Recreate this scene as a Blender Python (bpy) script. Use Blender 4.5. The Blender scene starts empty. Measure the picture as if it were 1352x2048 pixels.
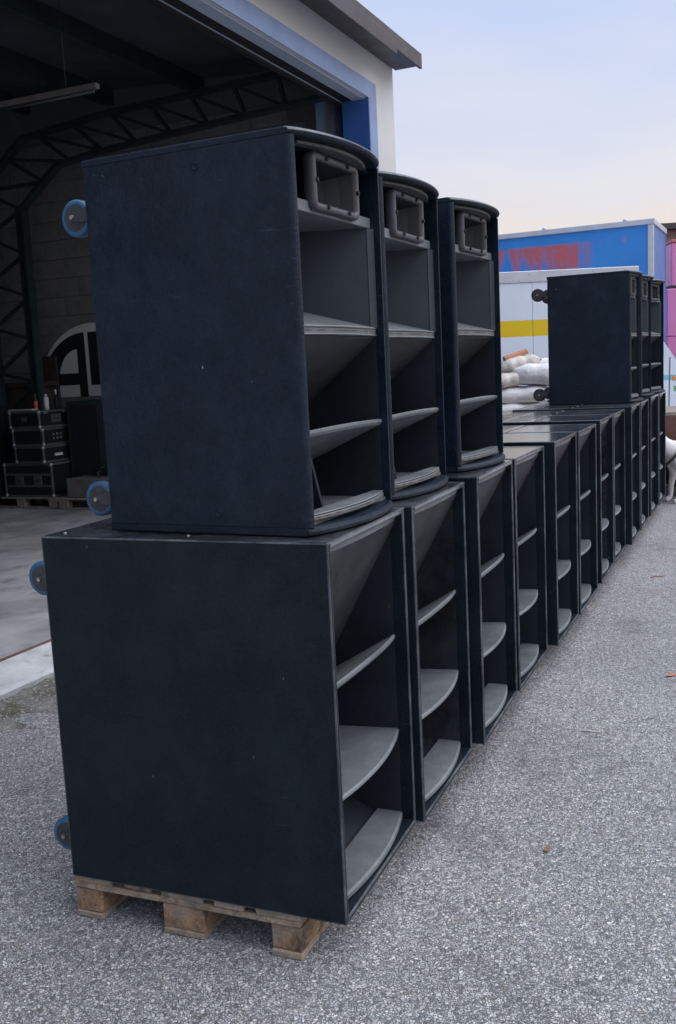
import bpy, bmesh, math, random
from mathutils import Vector, Matrix
R = math.radians
random.seed(7)
scene = bpy.context.scene
COL = scene.collection

# ------------------------------------------------------------------ camera
cd = bpy.data.cameras.new('camera')
cam = bpy.data.objects.new('camera', cd); COL.objects.link(cam)
right = Vector((0.99877481, -0.00720742, -0.04895839))
up = Vector((0.04948607, 0.14546705, 0.98812472))
fwd = Vector((0.0, 0.98933684, -0.14564549))
m = Matrix((right, up, -fwd)).transposed().to_4x4()
m.translation = Vector((0, 0, 1.703))
cam.matrix_world = m
cd.sensor_fit = 'VERTICAL'; cd.sensor_height = 36.0
cd.lens = 1942.1 / 2048 * 36.0
cd.clip_end = 2000; cd.clip_start = 0.05
scene.camera = cam

# ------------------------------------------------------------------ world: soft evening overcast
SUN_AZ = R(98)      # measured from +Y towards +X
SUN_EL = R(58)
w = bpy.data.worlds.new('World'); scene.world = w; w.use_nodes = True
nt = w.node_tree; nt.nodes.clear()
def N(t, **k):
    n = nt.nodes.new(t)
    for a, b in k.items(): setattr(n, a, b)
    return n
out = N('ShaderNodeOutputWorld'); bg = N('ShaderNodeBackground')
sky = N('ShaderNodeTexSky', sky_type='NISHITA', sun_disc=False, sun_elevation=SUN_EL, sun_rotation=SUN_AZ, air_density=1.0, dust_density=2.0)
tc = N('ShaderNodeTexCoord'); sep = N('ShaderNodeSeparateXYZ')
nt.links.new(tc.outputs['Generated'], sep.inputs[0])
ramp = N('ShaderNodeValToRGB')
cr = ramp.color_ramp
pts = [(0.0, (.64, .50, .39)), (.09, (.66, .56, .48)), (.19, (.58, .58, .62)), (.34, (.42, .49, .68)), (.7, (.40, .48, .68)), (1.0, (.40, .48, .68))]
while len(cr.elements) < len(pts): cr.elements.new(.5)
for el, (p, c) in zip(cr.elements, pts): el.position = p; el.color = (*c, 1)
mp = N('ShaderNodeMapping'); mp.inputs['Scale'].default_value = (1.3, 1.3, 5.0)
noi = N('ShaderNodeTexNoise'); noi.inputs['Scale'].default_value = 1.7; noi.inputs['Detail'].default_value = 4; noi.inputs['Roughness'].default_value = .5
nt.links.new(tc.outputs['Generated'], mp.inputs[0]); nt.links.new(mp.outputs[0], noi.inputs['Vector'])
nadd = N('ShaderNodeMath', operation='MULTIPLY_ADD'); nadd.inputs[1].default_value = .30; nadd.inputs[2].default_value = -.15
nt.links.new(noi.outputs['Fac'], nadd.inputs[0])
zz = N('ShaderNodeMath', operation='ADD'); nt.links.new(sep.outputs['Z'], zz.inputs[0]); nt.links.new(nadd.outputs[0], zz.inputs[1])
nt.links.new(zz.outputs[0], ramp.inputs['Fac'])
ramp2 = N('ShaderNodeValToRGB'); cr = ramp2.color_ramp
pts = [(0.0, (.36, .43, .56)), (.12, (.40, .48, .63)), (.36, (.42, .51, .72)), (.7, (.42, .51, .72)), (1.0, (.42, .51, .72))]
while len(cr.elements) < len(pts): cr.elements.new(.5)
for el, (p, c) in zip(cr.elements, pts): el.position = p; el.color = (*c, 1)
nt.links.new(zz.outputs[0], ramp2.inputs['Fac'])
dot = N('ShaderNodeVectorMath', operation='DOT_PRODUCT'); dot.inputs[1].default_value = (math.sin(SUN_AZ), math.cos(SUN_AZ), 0)
nt.links.new(tc.outputs['Generated'], dot.inputs[0])
mr = N('ShaderNodeMapRange', interpolation_type='SMOOTHSTEP'); mr.inputs[1].default_value = -.8; mr.inputs[2].default_value = .05
nt.links.new(dot.outputs['Value'], mr.inputs[0])
glow = N('ShaderNodeMix', data_type='RGBA'); nt.links.new(mr.outputs[0], glow.inputs[0])
nt.links.new(ramp2.outputs[0], glow.inputs[6]); nt.links.new(ramp.outputs[0], glow.inputs[7])
mp2 = N('ShaderNodeMapping'); mp2.inputs['Scale'].default_value = (1.0, 1.6, 7.0); mp2.inputs['Rotation'].default_value = (.15, .1, .4)
n2 = N('ShaderNodeTexNoise'); n2.inputs['Scale'].default_value = 1.9; n2.inputs['Detail'].default_value = 6; n2.inputs['Roughness'].default_value = .58; n2.inputs['Distortion'].default_value = .5
nt.links.new(tc.outputs['Generated'], mp2.inputs[0]); nt.links.new(mp2.outputs[0], n2.inputs['Vector'])
cm = N('ShaderNodeMapRange'); cm.inputs[1].default_value = .40; cm.inputs[2].default_value = .68; cm.inputs[3].default_value = 0; cm.inputs[4].default_value = .55
nt.links.new(n2.outputs['Fac'], cm.inputs[0])
hz = N('ShaderNodeMapRange'); hz.inputs[1].default_value = .08; hz.inputs[2].default_value = .24; nt.links.new(sep.outputs['Z'], hz.inputs[0])
cmh = N('ShaderNodeMath', operation='MULTIPLY'); nt.links.new(cm.outputs[0], cmh.inputs[0]); nt.links.new(hz.outputs[0], cmh.inputs[1])
cloud = N('ShaderNodeMix', data_type='RGBA'); nt.links.new(cmh.outputs[0], cloud.inputs[0])
nt.links.new(glow.outputs[2], cloud.inputs[6]); cloud.inputs[7].default_value = (.46, .475, .60, 1)
sk = N('ShaderNodeMix', data_type='RGBA', blend_type='MULTIPLY'); sk.inputs[0].default_value = 1.0
sk.inputs[7].default_value = (.10, .10, .10, 1)
nt.links.new(sky.outputs[0], sk.inputs[6])
mx = N('ShaderNodeMix', data_type='RGBA'); mx.inputs[0].default_value = .92
nt.links.new(sk.outputs[2], mx.inputs[6]); nt.links.new(cloud.outputs[2], mx.inputs[7])
nt.links.new(mx.outputs[2], bg.inputs['Color']); bg.inputs['Strength'].default_value = 1.0
nt.links.new(bg.outputs[0], out.inputs[0])

sd = bpy.data.lights.new('sun', 'SUN'); sd.energy = 2.3; sd.angle = R(80); sd.color = (1.0, .97, .94)
so = bpy.data.objects.new('sun', sd); COL.objects.link(so)
sdir = Vector((math.sin(SUN_AZ) * math.cos(SUN_EL), math.cos(SUN_AZ) * math.cos(SUN_EL), math.sin(SUN_EL)))
so.rotation_euler = sdir.to_track_quat('Z', 'Y').to_euler()

vs = scene.view_settings
vs.view_transform = 'Standard'; vs.look = 'None'; vs.exposure = 0.50; vs.gamma = 1.0; vs.use_curve_mapping = False

# ------------------------------------------------------------------ helpers
class MB:
    def __init__(s): s.bm = bmesh.new()
    def box(s, x0, x1, y0, y1, z0, z1, bev=0, seg=2, wear_glint=0):
        bm = bmesh.new()
        bmesh.ops.create_cube(bm, size=1)
        for v in bm.verts:
            v.co = Vector((x0 + (v.co.x + .5) * (x1 - x0), y0 + (v.co.y + .5) * (y1 - y0), z0 + (v.co.z + .5) * (z1 - z0)))
        if bev:
            fs = bmesh.ops.bevel(bm, geom=bm.edges[:], offset=bev, segments=seg, affect='EDGES', profile=.6)['faces']
            if wear_glint:
                for f in fs: f.material_index = 1  # bevel faces take the edge colour: painted highlight plus some wear
        return s.merge(bm)
    def merge(s, bm):
        me = bpy.data.meshes.new('t'); bm.to_mesh(me); bm.free(); s.bm.from_mesh(me); bpy.data.meshes.remove(me); return s
    def loft(s, secs, closed=True, cap=True, smooth=False):
        vv = [[s.bm.verts.new(p) for p in sec] for sec in secs]
        n = len(vv[0])
        for a, b in zip(vv, vv[1:]):
            for i in range(n if closed else n - 1):
                j = (i + 1) % n
                try: f = s.bm.faces.new((a[i], a[j], b[j], b[i])); f.smooth = smooth
                except ValueError: pass
        if cap and closed:
            s.bm.faces.new(vv[0][::-1]); s.bm.faces.new(vv[-1])
        return s
    def prism(s, prof, x0, x1):       # profile in (y,z), extruded along x
        return s.loft([[(x, p[0], p[1]) for p in prof] for x in (x0, x1)])
    def prismz(s, prof, z0, z1):      # profile in (x,y)
        return s.loft([[(p[0], p[1], z) for p in prof] for z in (z0, z1)])
    def prismy(s, prof, y0, y1):      # profile in (x,z)
        return s.loft([[(p[0], y, p[1]) for p in prof] for y in (y0, y1)])
    def tube(s, pts, r, seg=8, smooth=True):
        pts = [Vector(p) for p in pts]
        rs = r if isinstance(r, (list, tuple)) else [r] * len(pts)
        secs = []
        for i, p in enumerate(pts):
            d = (pts[min(i + 1, len(pts) - 1)] - pts[max(i - 1, 0)]).normalized()
            a = d.orthogonal().normalized() if i == 0 else (a - d * a.dot(d)).normalized()
            b = d.cross(a)
            secs.append([p + rs[i] * (math.cos(t) * a + math.sin(t) * b) for t in [2 * math.pi * k / seg for k in range(seg)]])
        return s.loft(secs, smooth=smooth)
    def lathe(s, prof, axis='x', seg=24, c=(0, 0, 0), smooth=True):   # prof (h, r) along axis
        secs = []
        for h, r in prof:
            ring = []
            for k in range(seg):
                t = 2 * math.pi * k / seg; a, b = r * math.cos(t), r * math.sin(t)
                q = {'x': (h, a, b), 'y': (a, h, b), 'z': (a, b, h)}[axis]
                ring.append((q[0] + c[0], q[1] + c[1], q[2] + c[2]))
            secs.append(ring)
        return s.loft(secs, smooth=smooth)
    def bar(s, p0, p1, wx, wy):       # rectangular bar between two points
        p0, p1 = Vector(p0), Vector(p1); d = (p1 - p0).normalized()
        a = d.cross(Vector((0, 0, 1)));
        a = a.normalized() if a.length > .01 else Vector((1, 0, 0))
        b = a.cross(d).normalized()
        return s.loft([[p + a * wx * i / 2 + b * wy * j / 2 for i, j in ((-1, -1), (1, -1), (1, 1), (-1, 1))] for p in (p0, p1)])
    def mesh(s, name):
        bmesh.ops.recalc_face_normals(s.bm, faces=s.bm.faces[:])
        me = bpy.data.meshes.new(name); s.bm.to_mesh(me); s.bm.free(); return me
    def build(s, name, mat, parent=None, loc=None, rot=None):
        return obj(name, s.mesh(name), mat, parent, loc, rot)

def obj(name, me, mat, parent=None, loc=None, rot=None):
    o = bpy.data.objects.new(name, me); COL.objects.link(o)
    if mat is not None and len(me.materials) == 0:
        me.materials.append(mat)
        if any(p.material_index for p in me.polygons): me.materials.append(M['edge'])
    if parent: o.parent = parent
    if loc: o.location = loc
    if rot: o.rotation_euler = rot
    return o
def empty(name, loc=(0, 0, 0), rz=0.0):
    o = bpy.data.objects.new(name, None); COL.objects.link(o); o.location = loc; o.rotation_euler = (0, 0, rz)
    o.empty_display_size = .1
    return o
def tag(o, label=None, cat=None, group=None, kind=None):
    if label: o['label'] = label
    if cat: o['category'] = cat
    if group: o['group'] = group
    if kind: o['kind'] = kind
    return o
CH = {}
def copy_tree(o, parent=None):
    c = o.copy(); COL.objects.link(c)
    if parent: c.parent = parent
    for ch in list(o.children): copy_tree(ch, c)
    return c

# ------------------------------------------------------------------ materials
def material(name):
    mt = bpy.data.materials.new(name); mt.use_nodes = True
    t = mt.node_tree; b = t.nodes['Principled BSDF']
    return mt, t, b
def coords(t, scale=1.0, rnd=True, stretch=None):
    tc = t.nodes.new('ShaderNodeTexCoord'); mp = t.nodes.new('ShaderNodeMapping')
    s = stretch or (1, 1, 1); mp.inputs['Scale'].default_value = tuple(scale * k for k in s)
    t.links.new(tc.outputs['Object'], mp.inputs[0])
    if rnd:
        oi = t.nodes.new('ShaderNodeObjectInfo'); mu = t.nodes.new('ShaderNodeMath'); mu.operation = 'MULTIPLY'; mu.inputs[1].default_value = 37.0
        t.links.new(oi.outputs['Random'], mu.inputs[0])
        cx = t.nodes.new('ShaderNodeCombineXYZ')
        for i in range(3): t.links.new(mu.outputs[0], cx.inputs[i])
        t.links.new(cx.outputs[0], mp.inputs['Location'])
    return mp.outputs[0]
def noise(t, vec, scale, detail=4, rough=.55, dist=0):
    n = t.nodes.new('ShaderNodeTexNoise'); n.inputs['Scale'].default_value = scale; n.inputs['Detail'].default_value = detail
    n.inputs['Roughness'].default_value = rough; n.inputs['Distortion'].default_value = dist
    if vec is not None: t.links.new(vec, n.inputs['Vector'])
    return n.outputs['Fac']
def ramp_f(t, fac, a, b, va=0.0, vb=1.0):
    n = t.nodes.new('ShaderNodeMapRange'); n.inputs[1].default_value = a; n.inputs[2].default_value = b
    n.inputs[3].default_value = va; n.inputs[4].default_value = vb; t.links.new(fac, n.inputs[0]); return n.outputs[0]
def mixc(t, fac, a, b, blend='MIX'):
    n = t.nodes.new('ShaderNodeMix'); n.data_type = 'RGBA'; n.blend_type = blend
    if isinstance(fac, float): n.inputs[0].default_value = fac
    else: t.links.new(fac, n.inputs[0])
    for k, v in ((6, a), (7, b)):
        if isinstance(v, tuple): n.inputs[k].default_value = (*v, 1)
        else: t.links.new(v, n.inputs[k])
    return n.outputs[2]
def math_n(t, op, a, b=None):
    n = t.nodes.new('ShaderNodeMath'); n.operation = op
    for i, v in enumerate((a, b)):
        if v is None: continue
        if isinstance(v, (int, float)): n.inputs[i].default_value = v
        else: t.links.new(v, n.inputs[i])
    return n.outputs[0]
def bump(t, b, h, strength, dist=.01, prev=None):
    n = t.nodes.new('ShaderNodeBump'); n.inputs['Strength'].default_value = strength; n.inputs['Distance'].default_value = dist
    t.links.new(h, n.inputs['Height'])
    if prev: t.links.new(prev, n.inputs['Normal'])
    t.links.new(n.outputs[0], b.inputs['Normal']); return n.outputs[0]

def simple(name, col, rough=.6, var=.25, scale=6, metallic=0, bmp=.1, bscale=60, spec=.5, dirt=None, dirtamt=(.55, .75)):
    mt, t, b = material(name); v = coords(t)
    n = noise(t, v, scale, 5)
    c = mixc(t, ramp_f(t, n, .3, .7), tuple(k * (1 - var) for k in col), tuple(min(1, k * (1 + var)) for k in col))
    if dirt: c = mixc(t, ramp_f(t, noise(t, v, scale * 1.7, 6, .65), *dirtamt), c, dirt)
    t.links.new(c, b.inputs['Base Color'])
    b.inputs['Roughness'].default_value = rough; b.inputs['Metallic'].default_value = metallic
    b.inputs['Specular IOR Level'].default_value = spec
    t.links.new(ramp_f(t, noise(t, v, scale * 2.3, 4), .3, .7, max(.05, rough - .1), min(1, rough + .1)), b.inputs['Roughness'])
    if bmp: bump(t, b, noise(t, v, bscale, 4), bmp, .004)
    return mt

def paint(name, col, rough, rvar, spec, dust, dustcol, scratch=.5, bmp=.25, bscale=170):
    """worn textured loudspeaker paint: rollered grain, dull and shiny patches, fine dust, scuffs and chips"""
    mt, t, b = material(name); v = coords(t)
    big = noise(t, v, 2.2, 4, .6); fine = noise(t, v, 26, 2, .65)
    c = mixc(t, ramp_f(t, big, .3, .7), tuple(k * .8 for k in col), tuple(k * 1.25 for k in col))
    c = mixc(t, ramp_f(t, noise(t, v, 95, 2, .7), .35, .70, 0, .75 if col[0] < .004 else .10), c, tuple(k * 2.4 + .001 for k in col))
    cl = noise(t, coords(t, 1.0, True, (1.0, 1.0, .45)), 3.1, 4, .68, .5)
    c = mixc(t, ramp_f(t, cl, .52, .80, 0, min(1.0, dust * .8)), c, tuple(a * .35 + b_ * .65 for a, b_ in zip(dustcol, col)))
    dm = math_n(t, 'MULTIPLY', ramp_f(t, noise(t, v, 5.5, 4, .7), .42, .80), dust)
    c = mixc(t, dm, c, dustcol)
    # long scuffs
    sv = coords(t, 1.0, True, (3.0, 3.0, 90.0)); sn = noise(t, sv, 2.0, 3, .6, 1.6)
    sm = math_n(t, 'MULTIPLY', ramp_f(t, sn, .66, .72), ramp_f(t, noise(t, v, 3.5, 2), .54, .64, 0, scratch))
    c = mixc(t, sm, c, (.055, .065, .075))
    # paint chips
    vo = t.nodes.new('ShaderNodeTexVoronoi'); vo.inputs['Scale'].default_value = 15.0; t.links.new(coords(t, 1.0, True, (1.0, 1.0, .55)), vo.inputs['Vector'])
    ch = math_n(t, 'MULTIPLY', ramp_f(t, math_n(t, 'ADD', vo.outputs['Distance'], math_n(t, 'MULTIPLY', fine, .06)), .075, .050), ramp_f(t, noise(t, v, 11, 2), .52, .60))
    c = mixc(t, math_n(t, 'MULTIPLY', ch, scratch), c, (.30, .32, .34))
    t.links.new(c, b.inputs['Base Color'])
    rr = ramp_f(t, math_n(t, 'ADD', math_n(t, 'MULTIPLY', big, .6), math_n(t, 'MULTIPLY', fine, .4)), .32, .68, rough - rvar, rough + rvar)
    t.links.new(rr, b.inputs['Roughness']); b.inputs['Specular IOR Level'].default_value = spec
    g = noise(t, v, bscale, 1, .6)
    bump(t, b, g, bmp, .0018)
    return mt

M = {}
M['cab'] = paint('cabinet paint', (.0016, .0052, .0090), .47, .10, .24, .30, (.025, .040, .054), .9, .7, 120)
M['cab_up'] = paint('upper cabinet paint', (.0018, .0065, .0135), .47, .10, .26, .40, (.025, .044, .068), 1.0, .7, 110)
M['cab_top_sheen'] = paint('cabinet top with painted sheen', (.030, .038, .048), .20, .05, .9, .75, (.20, .22, .25), .5, .015)  # sky sheen of the tops put into a paler base and dust colour
_b = M['cab_top_sheen'].node_tree.nodes['Principled BSDF']; _b.inputs['Coat Weight'].default_value = 1.0; _b.inputs['Coat Roughness'].default_value = .15; _b.inputs['Coat IOR'].default_value = 1.9
M['horn'] = paint('horn paint', (.0095, .0145, .020), .58, .10, .33, .25, (.05, .058, .068), .25, .45, 230)
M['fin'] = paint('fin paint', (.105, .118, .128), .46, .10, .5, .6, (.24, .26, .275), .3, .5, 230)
M['slope'] = paint('upper horn wall paint', (.028, .030, .035), .55, .10, .45, .35, (.11, .11, .11), .25, .3, 230)
M['midwall'] = paint('mid horn paint', (.020, .029, .039), .55, .10, .42, .35, (.06, .075, .09), .25, .3, 230)
M['throat'] = paint('horn throat plastic', (.014, .017, .021), .5, .08, .35, .2, (.05, .055, .06), .1, .1, 200)
M['gloss'] = paint('glossy horn paint', (.010, .013, .017), .26, .14, .55, .35, (.10, .11, .12), .3, .18, 60)
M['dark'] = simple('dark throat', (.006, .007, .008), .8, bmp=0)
M['rubber_blue'] = simple('blue caster rubber', (.035, .125, .26), .5, .2, 20, dirt=(.07, .10, .14))
M['rim'] = simple('caster rim', (.040, .046, .053), .45, .25, 25, bmp=.05)
M['rubber_black'] = simple('black caster rubber', (.02, .02, .022), .5)
M['steel'] = simple('zinc steel', (.45, .46, .47), .35, .2, 30, metallic=.9, bmp=.03)
M['forkdark'] = simple('dark steel', (.07, .075, .08), .45, .2, 30, metallic=.5, bmp=.03)
M['plastic'] = paint('horn flange plastic', (.036, .040, .047), .42, .06, .5, .5, (.14, .14, .145), .2, .15, 260)

def mesh_strip_mat():
    mt, t, b = material('perforated strip'); v = coords(t, 1, False)
    vo = t.nodes.new('ShaderNodeTexVoronoi'); vo.inputs['Scale'].default_value = 110; vo.inputs['Randomness'].default_value = 0
    t.links.new(v, vo.inputs['Vector'])
    t.links.new(mixc(t, ramp_f(t, vo.outputs['Distance'], .28, .40), (.008, .009, .01), (.10, .11, .115)), b.inputs['Base Color'])
    b.inputs['Roughness'].default_value = .5
    return mt
M['strip'] = mesh_strip_mat()
M['edge'] = paint('worn edge with painted glint', (.020, .026, .033), .36, .08, .6, 1.0, (.17, .19, .21), .9, .2)  # sky highlight on the bevels painted as a paler colour, mixed with wear

def asphalt():
    mt, t, b = material('exposed aggregate asphalt')
    v = coords(t, 1, False)
    wn = t.nodes.new('ShaderNodeTexNoise'); wn.inputs['Scale'].default_value = 55; wn.inputs['Detail'].default_value = 2; t.links.new(v, wn.inputs['Vector'])
    wv = t.nodes.new('ShaderNodeVectorMath'); wv.operation = 'MULTIPLY_ADD'; wv.inputs[1].default_value = (.016, .016, .016)
    t.links.new(wn.outputs['Color'], wv.inputs[0]); t.links.new(v, wv.inputs[2]); vw = wv.outputs[0]
    def vor(scale, feat='F1'):
        n = t.nodes.new('ShaderNodeTexVoronoi'); n.inputs['Scale'].default_value = scale; n.feature = feat
        n.inputs['Randomness'].default_value = 1.0
        t.links.new(vw, n.inputs['Vector']); return n
    a = vor(112); ae = vor(112, 'DISTANCE_TO_EDGE'); c2 = vor(58)
    sep = t.nodes.new('ShaderNodeSeparateColor'); t.links.new(a.outputs['Color'], sep.inputs[0])
    rp = t.nodes.new('ShaderNodeValToRGB'); cr = rp.color_ramp
    P = [(0, (.13, .135, .145)), (.18, (.27, .28, .295)), (.5, (.40, .41, .425)), (.75, (.50, .51, .525)), (.92, (.60, .605, .61)), (1, (.76, .76, .76))]
    while len(cr.elements) < len(P): cr.elements.new(.5)
    for el, (p, c) in zip(cr.elements, P): el.position = p; el.color = (*c, 1)
    t.links.new(sep.outputs[0], rp.inputs[0])
    col = rp.outputs[0]
    # warm and cool stones
    col = mixc(t, ramp_f(t, sep.outputs[1], .80, .86, 0, .40), col, (.30, .255, .20))
    col = mixc(t, ramp_f(t, sep.outputs[2], .75, .80, 0, .30), col, (.15, .20, .23))
    # some bigger stones
    s2 = t.nodes.new('ShaderNodeSeparateColor'); t.links.new(c2.outputs['Color'], s2.inputs[0])
    bigm = math_n(t, 'MULTIPLY', ramp_f(t, c2.outputs['Distance'], .34, .30), ramp_f(t, s2.outputs[0], .86, .87))
    col = mixc(t, bigm, col, mixc(t, s2.outputs[1], (.22, .22, .23), (.58, .58, .57)))
    # dark binder between the stones
    bind = ramp_f(t, ae.outputs['Distance'], .01, .12)
    bind = math_n(t, 'MAXIMUM', bind, bigm)
    col = mixc(t, bind, (.085, .088, .095), col)
    # broad wear: darker damp patches, polished lanes
    big = noise(t, v, .9, 4, .6); mid = noise(t, v, 5, 3, .65)
    col = mixc(t, ramp_f(t, big, .36, .66, .0, .22), col, (.07, .073, .082))
    col = mixc(t, ramp_f(t, mid, .5, .75, .0, .20), col, (.40, .40, .41))
    # oil stains and damp marks with shapes of their own
    stn = noise(t, v, 1.7, 5, .62, .8)
    col = mixc(t, ramp_f(t, stn, .60, .70, .0, .38), col, (.075, .078, .085))
    t.links.new(col, b.inputs['Base Color'])
    t.links.new(ramp_f(t, mid, .3, .7, .55, .85), b.inputs['Roughness'])
    h = math_n(t, 'ADD', math_n(t, 'MULTIPLY', bind, .6), math_n(t, 'MULTIPLY', sep.outputs[1], .4))
    bump(t, b, h, .9, .004)
    return mt
M['asphalt'] = asphalt()

def dirt_mat():
    mt, t, b = material('mossy grit'); v = coords(t, 1, False)
    n = noise(t, v, 9, 7, .7); n2 = noise(t, v, 3.2, 5, .6)
    vo = t.nodes.new('ShaderNodeTexVoronoi'); vo.inputs['Scale'].default_value = 90; t.links.new(v, vo.inputs['Vector'])
    c = mixc(t, ramp_f(t, n, .3, .7), (.075, .072, .068), (.27, .265, .255))
    c = mixc(t, ramp_f(t, n2, .54, .66, 0, .55), c, (.085, .085, .050))
    sp = t.nodes.new('ShaderNodeSeparateColor'); t.links.new(vo.outputs['Color'], sp.inputs[0])
    c = mixc(t, ramp_f(t, sp.outputs[0], .86, .9, 0, .8), c, (.36, .36, .35))
    t.links.new(c, b.inputs['Base Color']); b.inputs['Roughness'].default_value = .95
    bump(t, b, math_n(t, 'ADD', n, math_n(t, 'MULTIPLY', vo.outputs['Distance'], -.5)), .9, .02)
    return mt
M['dirt'] = dirt_mat()
M['concrete_floor'] = simple('worn concrete floor', (.33, .34, .355), .5, .30, 1.6, bscale=25, bmp=.15, dirt=(.17, .178, .19), dirtamt=(.5, .7))
M['concrete_sill'] = simple('pale concrete sill', (.50, .52, .55), .75, .2, 5, bscale=40, bmp=.4, dirt=(.24, .24, .22), dirtamt=(.52, .74))

def wood(name, c0, c1, dark, stain=.5):
    mt, t, b = material(name); v = coords(t, 1, True, (1, 9, 9)); v0 = coords(t)
    n = noise(t, v, 9, 6, .65, 1.2); n2 = noise(t, v0, 13, 6, .7)
    c = mixc(t, ramp_f(t, n, .3, .7), c0, c1)
    c = mixc(t, ramp_f(t, n2, .48, .72, 0, stain), c, dark)
    c = mixc(t, ramp_f(t, noise(t, v0, 31, 3, .6), .60, .72, 0, .6), c, dark)
    c = mixc(t, ramp_f(t, noise(t, v0, 5, 3, .6), .52, .60, 0, .45), c, tuple(k * 1.15 for k in (.24, .22, .20)))
    t.links.new(c, b.inputs['Base Color']); b.inputs['Roughness'].default_value = .85
    bump(t, b, math_n(t, 'ADD', n, n2), .8, .006)
    return mt
M['pal_board'] = wood('weathered pallet board', (.22, .17, .12), (.42, .34, .25), (.06, .048, .038), 1.0)
M['pal_block'] = wood('pallet block', (.20, .12, .07), (.40, .26, .165), (.055, .042, .032), 1.0)
M['pal_grey'] = wood('grey pallet wood', (.22, .19, .16), (.34, .30, .26), (.09, .08, .07), .7)

# ------------------------------------------------------------------ the setting
E0 = R(66.9); P0 = (-.032, 2.543)
ex, ey = math.cos(E0), math.sin(E0)
def row(s, n): return (P0[0] + s * ex - n * ey, P0[1] + s * ey + n * ex)

bm = bmesh.new()
S = [(-80, 0), (0, 0), (8.2, .08), (30, .08), (300, .08)]; NN = (-250, -2, 250)
gv = [[bm.verts.new((s, n, z)) for n in NN] for s, z in S]
for i in range(len(S) - 1):
    for j in range(2): bm.faces.new((gv[i][j], gv[i + 1][j], gv[i + 1][j + 1], gv[i][j + 1]))
bmesh.ops.recalc_face_normals(bm, faces=bm.faces[:])
me = bpy.data.meshes.new('ground'); bm.to_mesh(me); bm.free()
g = obj('ground', me, M['asphalt'], None, (P0[0], P0[1], 0), (0, 0, E0)); g['kind'] = 'structure'
def gz(s): return 0 if s < 0 else min(s, 8.2) * .08 / 8.2

# ---- building frame: x along the facade (away from camera), y into the building
BW = R(65.6); BC = (.875, 11.78)
BM = empty('warehouse', (BC[0], BC[1], 0), BW)
tag(BM, 'cream warehouse with blue-framed open doorway and dark interior', 'building')
M['greybox'] = simple('grey hammered box', (.15, .135, .13), .75, .2, 4)
M['render'] = simple('cream render', (.56, .56, .565), .85, .06, 1.2, bscale=80, bmp=.15, dirt=(.50, .44, .36), dirtamt=(.60, .85))
M['blueframe'] = simple('blue painted frame', (.20, .27, .44), .55, .10, 2.5, bscale=30, bmp=.05)
M['bluejamb'] = simple('deep blue jamb', (.03, .11, .36), .5, .1, 2.5, bmp=.05)
M['door'] = simple('pale blue door panel', (.42, .50, .62), .5, .08, 3, bmp=.05)
M['fascia'] = simple('brown metal fascia', (.052, .044, .045), .5, .2, 2, bmp=.05)
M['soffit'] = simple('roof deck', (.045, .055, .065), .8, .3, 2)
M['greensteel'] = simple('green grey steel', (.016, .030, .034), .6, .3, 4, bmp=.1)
M['blockwall'] = simple('concrete block', (.17, .18, .19), .9, .16, 5, bscale=70, bmp=.5, dirt=(.11, .115, .12), dirtamt=(.5, .8))
M['mortar'] = simple('mortar', (.12, .125, .13), .95, .1, 6)
OPX0, OPX1, OPZ = -11.0, -.80, 4.59
HW = 5.12
def rz_(y): return 5.13 + .06 * (y + .3)
wl = MB()
wl.box(OPX1 + .0, 0, 0, .28, -.3, HW)
wl.box(OPX0 - 6, OPX0, 0, .28, -.3, HW)
wl.box(OPX0, OPX1, 0, .28, OPZ, HW)
wall = wl.build('front_wall', M['render'], BM)
MB().prism([(.281, -.3), (.281, rz_(.28) - .003), (13.69, rz_(13.7) - .003), (13.69, -.3)], -.25, -.001).build('end_wall', M['mortar'], BM)
MB().prism([(.281, -.3), (.281, rz_(.28) - .003), (13.69, rz_(13.7) - .003), (13.69, -.3)], OPX0 - 5.999, OPX0 - 5.75).build('side_wall', M['mortar'], BM)
MB().box(OPX0 - 5.75, 0, 13.7, 14, -.3, rz_(13.7) - .003).build('back_wall', M['mortar'], BM)
# door frame: painted band around the opening, 3 mm proud, reveal inside
fr = MB()
fr.box(OPX1 + .002, OPX1 + .22, -.012, .0, .0, OPZ + .18)
fr.box(OPX0 - .22, OPX1 + .002, -.012, .0, OPZ + .002, OPZ + .18)
fr.box(OPX0 - .22, OPX0 - .002, -.012, .0, .0, OPZ + .002)
dfm = fr.build('door_frame', M['blueframe'], BM)
MB().box(OPX1 - .016, OPX1 - .003, -.010, .30, .05, OPZ).build('door_jamb', M['bluejamb'], dfm)
MB().box(OPX0 + .003, OPX0 + .016, -.010, .30, .05, OPZ).build('door_jamb', M['bluejamb'], dfm)
dr = MB().box(OPX0 + .03, OPX1 - .03, .30, .34, OPZ - .02, OPZ + .40).build('roller_door', M['door'], BM)
MB().box(OPX0 + .03, OPX1 - .03, .295, .345, OPZ - .05, OPZ - .022).build('seal', M['dark'], dr)
MB().box(OPX0 + .02, OPX1 - .02, .035, .17, OPZ - .014, OPZ - .002).build('soffit_lining', M['door'], dfm)
MB().box(OPX0 + .02, OPX1 - .02, .171, .29, OPZ - .010, OPZ - .002).build('lintel_dark_strip', M['dark'], dfm)  # near-black strip under the lintel, behind the soffit lining
for k in (0, 1):
    MB().box(OPX1 - .10 + k * .045, OPX1 - .085 + k * .045, .42, .46, .1, 4.9).build('door_track', M['steel'], BM)
MB().box(OPX1 - .02, OPX1 + .5, .46, .62, .1, 5.0).build('door_post', M['blueframe'], BM)
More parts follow.
